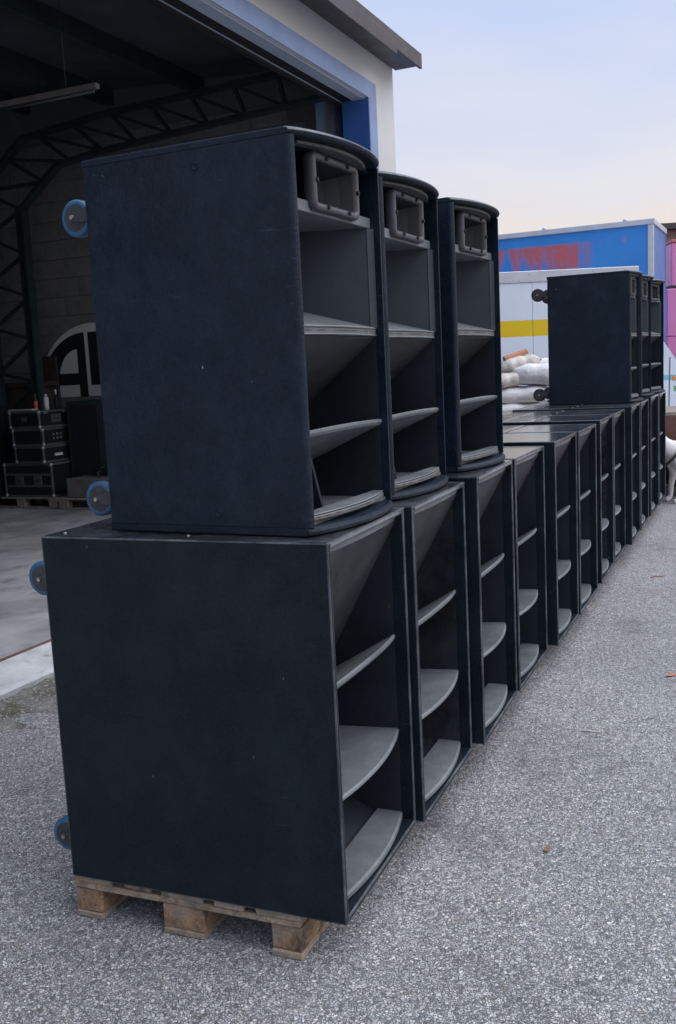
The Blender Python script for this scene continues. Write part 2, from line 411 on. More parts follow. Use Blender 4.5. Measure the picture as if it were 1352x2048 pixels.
# roof: overhanging sheet, fascia and gutter
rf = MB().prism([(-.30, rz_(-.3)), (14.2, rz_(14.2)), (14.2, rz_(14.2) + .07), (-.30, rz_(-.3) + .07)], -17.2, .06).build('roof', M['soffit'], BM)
MB().box(-17.2, .075, -.335, -.302, 5.045, 5.205, .004).build('fascia', M['fascia'], rf)
MB().box(-17.2, -.85, -.375, -.337, 4.96, 5.10, .006).build('gutter', M['fascia'], rf)
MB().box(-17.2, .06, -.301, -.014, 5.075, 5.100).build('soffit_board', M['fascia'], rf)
# ceiling purlins
for k in range(9):
    y_ = 1.0 + k * 1.35
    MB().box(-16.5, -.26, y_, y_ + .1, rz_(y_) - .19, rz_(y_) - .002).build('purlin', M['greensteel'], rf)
# block courses on the end wall (inside), each block a piece
ew = BM.children[1]
bme = MB().box(-.012, 0, .003, .497, .003, .247, .003, 1).mesh('block'); bme.materials.append(M['blockwall'])
for r_ in range(18):
    for c_ in range(14):
        y0 = 1.0 + c_ * .5 + (.25 if r_ % 2 else 0); z0 = .35 + r_ * .25
        o = bpy.data.objects.new('block', bme); COL.objects.link(o); o.parent = ew
        o.location = (-.2505 - random.random() * .004, y0, z0)
# lattice portal frame in front of the end wall
def lattice(name, A, B, step, parent, x, dep=.12, ch=.05):
    """two chords polylines A,B in (y,z) with zig-zag lacing"""
    for poly in (A, B):
        mb = MB()
        for p, q in zip(poly, poly[1:]): mb.bar((x, *p), (x, *q), dep, ch)
        mb.build('chord', M['greensteel'], parent)
    def samp(poly, n):
        L = [0]
        for p, q in zip(poly, poly[1:]): L.append(L[-1] + math.dist(p, q))
        res = []
        for i in range(n + 1):
            d = L[-1] * i / n
            for k in range(len(poly) - 1):
                if d <= L[k + 1] + 1e-6:
                    t = (d - L[k]) / (L[k + 1] - L[k]); res.append((poly[k][0] + t * (poly[k + 1][0] - poly[k][0]), poly[k][1] + t * (poly[k + 1][1] - poly[k][1]))); break
        return res
    a = samp(A, step); b = samp(B, step)
    for i in range(step):
        MB().bar((x, *a[i]), (x, *b[i + 1]), .05, .035).build('lacing', M['greensteel'], parent)
        MB().bar((x, *b[i]), (x, *a[i]), .05, .035).build('lacing', M['greensteel'], parent)
for bx in (-1.0, -6.2, -11.4):
    tr = empty('portal_frame', (0, 0, 0)); tr.parent = BM
    lattice('truss', [(5.35, 4.2), (4.6, 4.75), (3.4, 4.86), (.4, 4.95)], [(4.72, 3.9), (4.1, 4.36), (3.5, 4.44), (.4, 4.62)], 9, tr, bx)
    lattice('column', [(5.35, .1), (5.35, 4.2)], [(4.72, .1), (4.72, 3.9)], 7, tr, bx)
    MB().box(bx - .06, bx + .06, 4.66, 4.78, .1, 3.9).build('flange', M['greensteel'], tr)
# unlit batten lamp under the roof
bl = empty('batten_lamp', (0, 0, 0)); bl.parent = None
bl.location = BM.location; bl.rotation_euler = (0, 0, BW)
tag(bl, 'unlit fluorescent batten lamp hanging under the warehouse roof', 'lamp')
MB().box(-4.03, -3.97, 1.17, 2.7, 4.135, 4.18, .006).build('housing', M['greybox'], bl)
MB().lathe([(1.21, .013), (2.66, .013)], 'y', 10, (-4.0, 0, 4.119)).build('tube', M['rim'], bl)
for yy in (1.5, 2.5): MB().tube([(-4.0, yy, 4.178), (-4.0, yy, rz_(yy) - .002)], .003, 6).build('hanger', M['forkdark'], bl)

fl = MB().box(-16.75, -.25, .10, 13.7, -.3, .10).build('warehouse_floor', M['concrete_floor'], None, (BC[0], BC[1], 0), (0, 0, BW)); fl['kind'] = 'structure'
si = MB().prism([(-.30, -.2), (-.305, .060), (-.285, .078), (.04, .104), (.097, .104), (.097, -.2)], -16.5, .0)
si = si.build('doorway_sill', M['concrete_sill'], None, (BC[0], BC[1], 0), (0, 0, BW)); si['kind'] = 'structure'
MB().box(-16.5, -.85, .045, .075, .1045, .111).build('guide_rail', simple('rusty rail', (.16, .10, .085), .7, .3, 9), si)
# gritty mossy strip along the sill, an uneven sheet a few mm proud
bm = bmesh.new(); rows_ = []
for i in range(190):
    x = -9.2 + i * .035
    wdt = .30 + .05 * math.sin(i * .7) + .22 * random.random() ** 2 + .05 * math.sin(i * .23)
    _g = gz(((BC[0] + x * math.cos(BW) - -.5 * math.sin(BW)) - P0[0]) * ex + ((BC[1] + x * math.sin(BW) + -.5 * math.cos(BW)) - P0[1]) * ey) + .004
    rows_.append([bm.verts.new((x, -.30 - wdt * k / 7, _g + (.004 + (.022 * math.sin(k * 1.1) ** 2 + .016 * random.random()) * (1 - k / 7)) if k < 7 else _g * 0 - .006 + _g)) for k in range(8)])
for a, b in zip(rows_, rows_[1:]):
    for k in range(7): f = bm.faces.new((a[k], a[k + 1], b[k + 1], b[k])); f.smooth = True
bmesh.ops.recalc_face_normals(bm, faces=bm.faces[:])
me = bpy.data.meshes.new('grit'); bm.to_mesh(me); bm.free()
gs = obj('grit_strip', me, M['dirt'], None, (BC[0], BC[1], 0), (0, 0, BW)); gs['kind'] = 'stuff'; gs['label'] = 'mossy grit and dirt gathered along the doorway sill'; gs['category'] = 'grit'

# ------------------------------------------------------------------ bass bins
SW, SD, SH, T = .656, .943, 1.10, .019
def bowed_slab(mb, x0, x1, yf, bow, yb, zf, tilt, th, nseg=14, rnd=.006):
    c = (x0 + x1) / 2; hw = (x1 - x0) / 2; secs = []
    for i in range(nseg + 1):
        x = x0 + (x1 - x0) * i / nseg; u = (x - c) / hw
        y0 = yf - bow * (1 - u * u); tt = math.tan(tilt)
        zt = lambda y: zf - (y - yf) * tt
        secs.append([(x, y0 + rnd, zt(y0 + rnd)), (x, yb, zt(yb)), (x, yb, zt(yb) - th), (x, y0 + rnd, zt(y0 + rnd) - th), (x, y0, zt(y0) - th + rnd), (x, y0, zt(y0) - rnd)])
    return mb.loft(secs)

def caster(parent, x, y, z, tyre, name='caster', off=.095):
    """swivel caster bolted on the rear panel; wheel axle along x"""
    r = .055
    mb = MB()
    mb.box(x - .042, x + .042, y, y + .006, z - .05, z + .05, .002, 1)
    mb.lathe([(y + .006, .030), (y + .018, .030), (y + .022, .022)], 'y', 16, (x, 0, z))
    yc, zc = y + off, z - .012
    for sx in (-1, 1):
        xx = x + sx * .027
        pr = [(y + .018, z - .026), (y + .018, z + .026), (yc - .03, zc + .018), (yc + .006, zc + .010), (yc + .010, zc), (yc + .006, zc - .010), (yc - .03, zc - .016)]
        mb.prism(pr, xx - .002, xx + .002)
    mb.box(x - .027, x + .027, y + .017, y + .021, z - .03, z + .03)
    ca = mb.build(name, M['forkdark'], parent)
    MB().lathe([(x - .017, r * .74), (x - .0185, r * .86), (x - .012, r), (x + .012, r), (x + .0185, r * .86), (x + .017, r * .74)], 'x', 32, (0, yc, zc)).build('tyre', tyre, ca)
    MB().lathe([(x - .0172, r * .75), (x - .004, r * .66), (x - .002, .020), (x - .020, .014), (x - .020, .003), (x + .020, .003), (x + .020, .014), (x + .008, .020), (x + .010, r * .66), (x + .0172, r * .75)], 'x', 32, (0, yc, zc)).build('rim', M['rim'], ca)
    MB().lathe([(x - .036, .0005), (x - .036, .007), (x - .030, .008), (x + .030, .008), (x + .036, .007), (x + .036, .0005)], 'x', 6, (0, yc, zc), smooth=False).build('axle_bolt', M['steel'], ca)

def make_sub():
    t = empty('bass_bin')
    side = lambda x0, x1: MB().box(x0, x1, 0, SD, 0, SH, .005, 2, 1).mesh('side_panel')
    obj('side_panel', side(0, T), M['cab'], t); obj('side_panel', side(SW - T, SW), M['cab'], t)
    MB().box(T, SW - T, .0, .44, SH - T, SH - .0005, .005, 2, 1).build('top_panel', M['cab_top_sheen'], t)
    # vented rear half of the top: a sheet with real slots
    x0, x1, y0, y1, zt, zb = T, SW - T, .447, SD, SH - .001, SH - .014
    xs = [x0, x0 + .03]; nsl = 9; pit = (x1 - x0 - .06) / nsl
    for k in range(nsl): xs += [x0 + .03 + k * pit + pit * .62, x0 + .03 + (k + 1) * pit]
    xs[-1] = x1 - .03; xs.append(x1)
    ys = [y0, y0 + .05, y0 + .215, y0 + .245, y0 + .41, y1]
    mb = MB()
    hole = lambda i, j: j in (1, 3) and 2 <= i < len(xs) - 2 and i % 2 == 0
    bm = mb.bm
    for zz in (zt, zb):
        gv = [[bm.verts.new((x, y, zz)) for y in ys] for x in xs]
        for i in range(len(xs) - 1):
            for j in range(len(ys) - 1):
                if not hole(i, j): bm.faces.new((gv[i][j], gv[i + 1][j], gv[i + 1][j + 1], gv[i][j + 1]))
        if zz == zt: top = gv
    bd = [e for e in bm.edges if len(e.link_faces) == 1 and all(abs(v.co.z - zt) < 1e-6 for v in e.verts)]
    for e in bd:
        a, b = e.verts; a2 = bm.verts.new((a.co.x, a.co.y, zb)); b2 = bm.verts.new((b.co.x, b.co.y, zb)); bm.faces.new((a, b, b2, a2))
    mb.build('vent_panel', M['cab_top_sheen'], t)
    MB().box(T, SW - T, .443, SD - T, SH - .08, SH - .06).build('vent_light_stop', M['dark'], t)  # added dark sheet that keeps light from leaking through the slots
    for px in (T + .05, SW / 2, SW - T - .05):
        for py in (.468, .905): MB().lathe([(SH - .0008, .007), (SH + .0012, .006), (SH + .0014, .001)], 'z', 8, (px, py, 0)).build('screw', M['steel'], t)
    MB().box(T, SW - T, 0, SD, 0, T, .005, 2, 1).build('bottom_panel', M['cab'], t)
    MB().box(T, SW - T, SD - T, SD - .001, T, SH - T, .002, 1).build('back_panel', M['cab'], t)
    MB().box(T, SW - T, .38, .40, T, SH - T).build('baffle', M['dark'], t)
    xi0, xi1 = T, SW - T
    # upper horn wall falling back from the top lip
    MB().prism([(.030, SH - T - .001), (.030, SH - .048), (.36, .44), (.375, .44), (.375, SH - T - .001)], xi0 + .0005, xi1 - .0005).build('horn_wall', M['slope'], t)
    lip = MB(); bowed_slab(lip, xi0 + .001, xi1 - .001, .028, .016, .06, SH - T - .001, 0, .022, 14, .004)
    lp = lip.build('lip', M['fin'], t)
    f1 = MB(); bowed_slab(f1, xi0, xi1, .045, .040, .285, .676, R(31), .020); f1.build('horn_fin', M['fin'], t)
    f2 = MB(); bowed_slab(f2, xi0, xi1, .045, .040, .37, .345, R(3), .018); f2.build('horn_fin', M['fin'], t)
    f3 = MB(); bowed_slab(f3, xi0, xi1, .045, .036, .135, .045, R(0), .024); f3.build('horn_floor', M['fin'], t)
    MB().prism([(.137, T + .001), (.137, .030), (.379, .15), (.379, T + .001)], xi0 + .0005, xi1 - .0005).build('throat_ramp', M['horn'], t)
    # inner side skins, dull horn paint
    for a, b in ((xi0, xi0 + .003), (xi1 - .003, xi1)):
        MB().box(a + .0002, b, .048, .38, T, SH - T - .03).build('horn_cheek', M['horn'], t)
    for cz in (.10, .96):
        for cx in (.10, SW - .10): caster(t, cx, SD, cz, M['rubber_blue'], 'caster', .078)
    return t

F = [(0, 0), (.663, -.018), (1.357, -.055), (2.040, -.053), (2.765, -.103), (3.440, -.118), (4.230, -.135), (4.900, -.139), (5.585, -.188), (6.255, -.194), (6.960, -.212), (7.660, -.230)]
YAW = [67.5, 67.2, 67.6, 66.3, 66.4, 66.2, 67.0, 66.8, 67.0, 66.8, 65.8, 66.2]
ordn = ['', 'second', 'third', 'fourth', 'fifth', 'sixth', 'seventh', 'eighth', 'ninth', 'tenth', 'eleventh']
proto = make_sub(); SUBZ = []
for i, ((s, n), ya) in enumerate(zip(F, YAW)):
    o = proto if i == 0 else copy_tree(proto)
    x, y = row(s, n); pk = i // 2; z = .144 + .0135 * pk + .002; SUBZ.append(z)
    o.location = (x, y, z); o.rotation_euler = (0, 0, R(ya))
    lab = 'nearest black horn-loaded bass bin, front end of the bottom row on the pallet' if i == 0 else (
        'farthest black bass bin at the far end of the bottom row beside the white dog' if i == 11 else
        ordn[i] + ' black bass bin from the near end of the bottom row')
    tag(o, lab, 'bass bin', 'bass bins in the bottom row')
    if i in (1, 6):
        for ch in o.children:
            if ch.name.startswith('horn_cheek') or ch.name.startswith('throat_ramp'):
                ch.data = ch.data.copy(); ch.data.materials.clear(); ch.data.materials.append(M['gloss'])

# ------------------------------------------------------------------ full range tops
UW, UD, UH = .588, .690, 1.085
def make_top(tyre):
    t = empty('horn_speaker')
    q = .020
    def sidep(x0, x1, sgn):
        rr = .017; pr = []
        if sgn < 0:
            pr = [(x0, UD - .004), (x0, rr)] + [(x0 + rr - rr * math.cos(a), rr - rr * math.sin(a)) for a in (R(22), R(45), R(68))] + [(x0 + rr, 0), (x1, .001), (x1, UD - .004)]
        else:
            pr = [(x1, UD - .004), (x1, rr)] + [(x1 - rr + rr * math.cos(a), rr - rr * math.sin(a)) for a in (R(22), R(45), R(68))] + [(x1 - rr, 0), (x0, .001), (x0, UD - .004)]
        return MB().prismz(pr, .024, UH - .020)
    sidep(0, q, -1).build('side_panel', M['cab_up'], t); sidep(UW - q, UW, 1).build('side_panel', M['cab_up'], t)
    def cap(z0, z1, top):
        secs = []; n = 26; c = UW / 2
        for i in range(n + 1):
            th = math.pi * i / n; x = c - c * math.cos(th) ; u = (x - c) / c
            yf = -.060 * (1 - abs(u) ** 2.1) + .010 * abs(u) ** 16
            if i in (0, n): k = .003
            else: k = 0
            e = .011
            prof = [(UD, z0 + k), (yf + e, z0 + k), (yf + e * .3, z0 + e * .35 + k), (yf, z0 + e + k), (yf, z1 - e - k), (yf + e * .3, z1 - e * .35 - k), (yf + e, z1 - k), (UD - .003, z1 - k), (UD, z1 - .004)]
            secs.append([(x, *p) for p in prof])
        mb = MB().loft(secs, smooth=False)
        for f in mb.bm.faces:
            nz = f.calc_center_median()
            if f.calc_area() < .0012 or (nz.x < .004 or nz.x > UW - .004) and False: f.material_index = 0
            zc = nz.z
            if abs(zc - z1) < .008 and nz.y < .10 and zc < z1 - .0005 and top: f.material_index = 1
        return mb
    cap(UH - .020, UH, True).build('top_cap', M['cab_up'], t)
    cap(0, .024, False).build('bottom_cap', M['cab_up'], t)
    MB().box(q, UW - q, UD - .02, UD - .003, .024, UH - .024).build('back_panel', M['cab_up'], t)
    xi0, xi1 = q, UW - q
    # tweeter bay
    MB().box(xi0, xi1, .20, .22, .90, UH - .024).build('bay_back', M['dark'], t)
    st = MB(); bowed_slab(st, xi0 + .05, xi1 - .05, .018, .044, .05, UH - .0205, 0, .010, 14, .003); st.build('mesh_strip', M['strip'], t)
    st = MB(); bowed_slab(st, xi0 + .002, xi1 - .002, .030, .022, .06, UH - .0205, 0, .014, 14, .004); st.build('inner_lip', M['cab_up'], t)
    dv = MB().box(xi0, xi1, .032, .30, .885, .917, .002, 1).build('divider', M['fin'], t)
    # tweeter horn
    cx, cz = UW / 2, .972; n = 28
    def rr(w_, h_, r_, y):
        ring = []
        for k in range(n):
            qd = k // (n // 4); a = math.pi / 2 * (k % (n // 4)) / (n // 4 - 1) + qd * math.pi / 2
            sx, sz = ((1, 1), (-1, 1), (-1, -1), (1, -1))[qd]
            ring.append((cx + sx * (w_ / 2 - r_) + r_ * math.cos(a), y, cz + sz * (h_ / 2 - r_) + r_ * math.sin(a)))
        return ring
    secs = [rr(.290, .145, .014, .046), rr(.302, .156, .020, .040), rr(.306, .160, .022, .028), rr(.302, .156, .020, .016), rr(.294, .148, .018, .010), rr(.274, .130, .012, .009), rr(.262, .118, .009, .013), rr(.258, .114, .007, .024)]
    th = MB().loft(secs, cap=False, smooth=True).build('tweeter_horn', M['plastic'], t)
    MB().loft([rr(.258, .114, .007, .0242), rr(.225, .100, .006, .060), rr(.17, .080, .006, .10), rr(.085, .060, .005, .150), rr(.050, .052, .004, .19)], cap=False).build('throat', M['throat'], th)
    MB().box(cx - .04, cx + .04, .191, .195, cz - .04, cz + .04).build('throat_end', M['dark'], th)
    for sx, sz in ((-.136, 0), (.136, 0), (-.07, .066), (.07, .066), (-.07, -.066), (.07, -.066)):
        MB().lathe([(.004, .0035), (.0042, .0062), (.010, .0065)], 'y', 10, (cx + sx, 0, cz + sz)).build('screw', M['dark'], th)
    # mid horn: flared walls, rising floor
    mw = MB()
    mw.prismz([(xi0, .022), (xi0 + .022, .036), (xi0 + .022, .040), (xi0 + .125, .27), (xi0, .27)], .578, .884)
    mw.build('mid_horn_wall', M['midwall'], t)
    mw = MB()
    mw.prismz([(xi1, .022), (xi1 - .022, .036), (xi1 - .022, .040), (xi1 - .125, .27), (xi1, .27)], .578, .884)
    mw.build('mid_horn_wall', M['midwall'], t)
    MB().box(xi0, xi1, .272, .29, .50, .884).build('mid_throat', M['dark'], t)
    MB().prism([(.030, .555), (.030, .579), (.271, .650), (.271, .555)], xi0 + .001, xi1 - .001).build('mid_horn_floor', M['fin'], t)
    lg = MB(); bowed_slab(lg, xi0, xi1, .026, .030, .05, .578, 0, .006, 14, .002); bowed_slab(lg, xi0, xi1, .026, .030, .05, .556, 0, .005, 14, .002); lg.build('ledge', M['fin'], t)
    lg = MB(); bowed_slab(lg, xi0, xi1, .028, .028, .05, .5715, 0, .020, 14, .001); lg.build('mesh_strip', M['strip'], t)
    # lower horn
    MB().prism([(.034, .550), (.034, .545), (.335, .300), (.345, .300), (.345, .550)], xi0 + .001, xi1 - .001).build('horn_wall', M['slope'], t)
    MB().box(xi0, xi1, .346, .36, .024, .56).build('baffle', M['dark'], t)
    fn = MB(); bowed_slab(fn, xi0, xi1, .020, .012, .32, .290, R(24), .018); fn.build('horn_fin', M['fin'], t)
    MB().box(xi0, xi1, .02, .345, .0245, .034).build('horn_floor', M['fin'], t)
    br = MB(); br.prismy([(.225, .036), (.213, .036), (.105, .30), (.117, .30)], .07, .30); br.build('brace', M['horn'], t)
    ls = MB(); bowed_slab(ls, xi0 + .004, xi1 - .012, .02, .040, .05, .050, 0, .014, 16, .003); ls.build('mesh_strip', M['strip'], t)
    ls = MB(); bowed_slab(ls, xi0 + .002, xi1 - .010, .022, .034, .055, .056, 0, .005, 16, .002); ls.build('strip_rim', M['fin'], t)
    for a, b in ((xi0, xi0 + .003), (xi1 - .003, xi1)):
        MB().box(a + .0002, b, .03, .345, .034, .548).build('horn_cheek', M['horn'], t)
    for z in (1.02, .06):
        MB().lathe([(-.0006, .0125), (-.002, .011), (-.0022, .006), (.002, .004)], 'x', 16, (0, .30, z)).build('fly_insert', M['cab_up'], t)
    for cz_ in (.098, .955):
        for cx_ in (.085, UW - .085): caster(t, cx_, UD, cz_, tyre)
    return t
U = [(-.074, 2.633, 64.0, 0), (.191, 3.269, 65.2, 1), (.507, 3.932, 62.5, 2), (2.50, 8.165, 65.9, 9), (2.803, 8.835, 64.0, 10), (3.05, 9.395, 58.0, 11)]
ULAB = ['nearest tall black horn speaker with blue casters, top of the front stack', 'middle of the three near upper horn speakers', 'far one of the three near upper horn speakers, beside the white truck',
        'distant upper horn speaker showing its plain black side and black casters', 'middle of the three distant upper horn speakers', 'farthest upper horn speaker, turned most towards the camera']
top_a = make_top(M['rubber_blue']); top_b = None
for i, (x, y, ya, si_) in enumerate(U):
    if i == 0: o = top_a
    elif i == 3: o = top_b = make_top(M['rubber_black'])
    else: o = copy_tree(top_a if i < 3 else top_b)
    o.location = (x, y, SUBZ[si_] + SH + .003); o.rotation_euler = (0, 0, R(ya))
    tag(o, ULAB[i], 'horn speaker', 'horn speakers stacked on the bass bins')

# ------------------------------------------------------------------ pallets under the row (x along the row 1.2, y depth 0.8)
def make_pallet(board, block):
    t = empty('pallet')
    jig = lambda a: a + random.uniform(-.006, .006)
    def rough(x0, x1, y0, y1, z0, z1, cuts, amp):
        mb = MB().box(x0, x1, y0, y1, z0, z1)
        ax = 0 if x1 - x0 >= y1 - y0 else 1
        ed = [e for e in mb.bm.edges if abs((e.verts[0].co - e.verts[1].co)[ax]) > .5 * max(x1 - x0, y1 - y0)]
        bmesh.ops.subdivide_edges(mb.bm, edges=ed, cuts=cuts, use_grid_fill=True)
        bmesh.ops.bevel(mb.bm, geom=[e for e in mb.bm.edges if e.calc_face_angle(0) > 1], offset=.003, segments=1, affect='EDGES')
        for v in mb.bm.verts: v.co += Vector((random.uniform(-amp, amp), random.uniform(-amp, amp), random.uniform(-amp, amp) * .45))
        return mb
    for y0, w_ in ((0, .145), (.187, .10), (.3275, .145), (.513, .10), (.655, .145)):
        rough(jig(.0), jig(1.2), y0, y0 + w_, .1225, .1435, 7, .0022).build('deck_board', board, t)
    for x0 in (0, .5275, 1.055):
        rough(x0, x0 + .145, jig(.002), jig(.798), .1005, .1215, 6, .0022).build('stringer', board, t)
    for x0 in (0, .5275, 1.055):
        for y0, w_ in ((0, .10), (.3275, .145), (.70, .10)):
            bk = rough(x0 + .004, x0 + .141, y0 + .002, y0 + w_, .0225, .0995, 2, .0028).build('block', block, t)
    for y0, w_ in ((0, .10), (.3275, .145), (.70, .10)):
        rough(jig(0), jig(1.2), y0, y0 + w_, .0008, .0215, 7, .0020).build('skid_board', board, t)
    return t
pp = make_pallet(M['pal_board'], M['pal_block'])
PL = ['wooden pallet with pale blocks under the nearest bass bin'] + ['wooden pallet under the %s and %s bass bins of the row' % (a, b) for a, b in (('third', 'fourth'), ('fifth', 'sixth'), ('seventh', 'eighth'), ('ninth', 'tenth'), ('eleventh', 'twelfth'))]
for k in range(6):
    o = pp if k == 0 else copy_tree(pp)
    s, n = F[2 * k]; x, y = row(s + .012, n + .150)
    o.location = (x, y, .0135 * k + .001); o.rotation_euler = (0, 0, R(YAW[2 * k]))
    tag(o, PL[k], 'pallet', 'pallets under the bass bins')
#@@DETAILS
# ------------------------------------------------------------------ things inside the warehouse (building frame)
BO = (BC[0], BC[1], 0)
def bpt(x, y, z=0):
    c, s = math.cos(BW), math.sin(BW); return (BC[0] + x * c - y * s, BC[1] + x * s + y * c, z)
M['case'] = simple('black case laminate', (.012, .014, .017), .45, .3, 4, bmp=.05)
M['alu'] = simple('aluminium edging', (.34, .37, .38), .4, .2, 12, metallic=.6, bmp=.03)
M['alu_dull'] = simple('dull edging', (.12, .14, .145), .5, .2, 12, metallic=.4, bmp=.03)
M['brownbox'] = simple('brown board', (.055, .042, .036), .75, .3, 4)
M['greybox'] = simple('grey hammered box', (.15, .135, .13), .75, .2, 4)
M['white'] = simple('white paint', (.62, .66, .68), .7, .06, 3, bmp=.05)
M['blackpaint'] = simple('black sign paint', (.008, .010, .014), .7, .2, 3, bmp=.02)
M['teal'] = simple('dark teal cabinet', (.016, .035, .040), .6, .2, 3)
M['orange'] = simple('orange label', (.55, .16, .08), .5, .1, 20, bmp=0)

def flight_case(name, x, y, z, wx, wy, h, label, style, rz=0.0):
    """x depth along the facade, y across; near faces are -x and -y"""
    t = empty(name, bpt(x, y, z), BW + rz)
    MB().box(.008, wx - .008, .008, wy - .008, .008, h - .008).build('body', M['case'], t)
    e = MB(); w_ = .028
    for a in (0, wx - w_):
        for b in (0, wy - w_): e.box(a, a + w_, b, b + w_, .0, h, .003, 1)
    for a in (0, wx - w_):
        for c in (0, h - w_): e.box(a + .001, a + w_ - .001, w_, wy - w_, c, c + w_, .003, 1)
    for b in (0, wy - w_):
        for c in (0, h - w_): e.box(w_, wx - w_, b + .001, b + w_ - .001, c, c + w_, .003, 1)
    ed = e.build('edging', M['alu_dull'], t); ed['kind'] = 'stuff'
    for a in (0, wx):
        for b in (0, wy):
            for c in (0, h):
                MB().lathe([(-.026, .012), (-.018, .024), (0, .028), (.018, .024), (.026, .012)], 'z', 10, (a + (.016 if a == 0 else -.016), b + (.016 if b == 0 else -.016), c + (.020 if c == 0 else -.020))).build('ball_corner', M['alu'], t)
    def plate(cx, cz, pw, ph, mat=M['alu_dull'], nm='handle_plate'):
        p = MB().box(cx - pw / 2, cx + pw / 2, -.004, .0075, cz - ph / 2, cz + ph / 2, .002, 1).build(nm, mat, t)
        MB().box(cx - pw * .32, cx + pw * .32, -.012, -.0045, cz - ph * .12, cz + ph * .12, .003, 1).build('grip', M['forkdark'], p)
    def platex(cy, cz, pw, ph, mat=M['alu_dull'], nm='handle_plate'):
        p = MB().box(-.004, .0075, cy - pw / 2, cy + pw / 2, cz - ph / 2, cz + ph / 2, .002, 1).build(nm, mat, t)
        MB().box(-.012, -.0045, cy - pw * .32, cy + pw * .32, cz - ph * .12, cz + ph * .12, .003, 1).build('grip', M['forkdark'], p)
    if style == 'handle':
        plate(wx / 2, h * .52, .17, .11); platex(wy / 2, h * .52, .08, .05)
        for k in (.22, .78): plate(wx * k, h * .88, .07, .03, M['alu'], 'latch')
    elif style == 'panel':
        MB().box(.06, wx - .06, -.003, .0075, .05, h - .05).build('rack_panel', M['dark'], t)
        for k in range(3):
            for j in range(2):
                MB().lathe([(-.020, .010), (-.018, .014), (-.003, .015)], 'y', 12, (wx * (.34 + .13 * k), 0, h * (.38 + .24 * j))).build('knob', M['alu'], t)
    elif style == 'label':
        MB().box(wx * .36, wx * .60, -.003, .0078, h * .36, h * .52).build('name_plate', M['white'], t)
    elif style == 'rack':
        platex(wy * .30, h * .50, .13, .12); platex(wy * .68, h * .50, .13, .12)
        MB().box(-.003, .0078, .03, wy - .03, h * .30, h * .36).build('split_line', M['alu_dull'], t)
        MB().box(-.003, .0078, .03, wy - .03, h * .64, h * .70).build('split_line', M['alu_dull'], t)
    tag(t, label, 'flight case', 'flight cases stacked inside the warehouse')
    return t
FZ = .10
ip = make_pallet(M['pal_grey'], M['pal_grey'])
ip.location = bpt(-.50, 4.32, FZ + .001); ip.rotation_euler = (0, 0, BW + R(90))
tag(ip, 'dusty pallet under the flight case stack inside the warehouse', 'pallet', 'pallets inside the warehouse')
ip2 = copy_tree(ip); ip2.location = bpt(-.55, 3.05, FZ + .001)
tag(ip2, 'dusty pallet under the low grey trunk inside the warehouse', 'pallet', 'pallets inside the warehouse')
z = FZ + .146
flight_case('flight_case', -1.28, 4.38, z, .62, .80, .44, 'wide rack case with two handle plates, bottom of the stack on the pallet', 'rack'); z += .442
flight_case('flight_case', -1.31, 4.46, z, .58, .50, .22, 'flight case with white name plate, third from top of the stack', 'label', R(-3)); z += .222
flight_case('flight_case', -1.31, 4.44, z, .57, .50, .225, 'rack case with round knobs on its panel, second from top of the stack', 'panel', R(2)); z += .227
flight_case('flight_case', -1.33, 4.46, z, .62, .52, .225, 'topmost flight case of the stack with handle and latches', 'handle', R(-2)); z += .227
# things on top of the stack
t = empty('spray_can', bpt(-1.10, 4.52, z))
MB().lathe([(0, .030), (.004, .033), (.15, .033), (.168, .024), (.17, .018)], 'z', 18).build('body', M['white'], t)
MB().lathe([(.1705, .016), (.20, .016), (.204, .012)], 'z', 14).build('cap', M['white'], t)
tag(t, 'white spray can standing on the flight case stack', 'can')
t = empty('bottle', bpt(-1.16, 4.64, z))
MB().lathe([(0, .022), (.004, .025), (.045, .025)], 'z', 16).build('base', M['orange'], t)
MB().lathe([(.0452, .0255), (.12, .0255)], 'z', 16).build('sleeve', M['orange'], t)
MB().lathe([(.1202, .024), (.15, .012), (.19, .012), (.20, .016), (.215, .016)], 'z', 16).build('neck', M['brownbox'], t)
tag(t, 'small bottle with orange label on the flight case stack', 'bottle')
t = empty('bottle', bpt(-.95, 4.42 + .06, z))
MB().lathe([(0, .024), (.004, .027), (.14, .027), (.17, .014), (.19, .013)], 'z', 16).build('body', M['blackpaint'], t)
MB().lathe([(.1902, .0135), (.25, .0135), (.256, .010)], 'z', 14).build('foil', M['white'], t)
tag(t, 'dark bottle with white top on the flight case stack', 'bottle')
t = tag(MB().box(-.05, .05, -.20, .20, 0, .022, .004, 1).build('grey_board', M['concrete_sill'], None, bpt(-1.22, 4.82, z), (0, 0, BW)), 'narrow pale board lying on top of the flight cases', 'board')
# wooden chest behind with overhanging lid, panel leaning, cabinets
t = empty('wooden_chest', bpt(-.64, 5.02, FZ), BW)
MB().box(0, .33, 0, .72, 0, 1.56, .004, 1).build('body', M['brownbox'], t)
MB().box(-.06, .34, -.05, .78, 1.562, 1.63, .006, 1).build('lid', M['brownbox'], t)
tag(t, 'dark brown wooden chest with overhanging lid behind the flight cases', 'chest')
t = tag(MB().box(0, .03, 0, .40, 0, 1.97, .003, 1).build('board_panel', M['brownbox'], None, bpt(-.285 - .03, 4.96, FZ), (0, 0, BW)), 'black board leaning on the block wall left of the painted emblem', 'board')
t = empty('cabinet', bpt(-.92, 3.36, FZ), BW)
MB().box(0, .58, 0, 1.0, .30, 1.36, .01, 1).build('body', M['teal'], t)
for yy in (.03, .90): MB().box(.02, .56, yy, yy + .07, 0, .299).build('foot', M['teal'], t)
MB().box(-.006, -.0005, .50, .96, .36, 1.30, .002, 1).build('grille', M['blackpaint'], t)
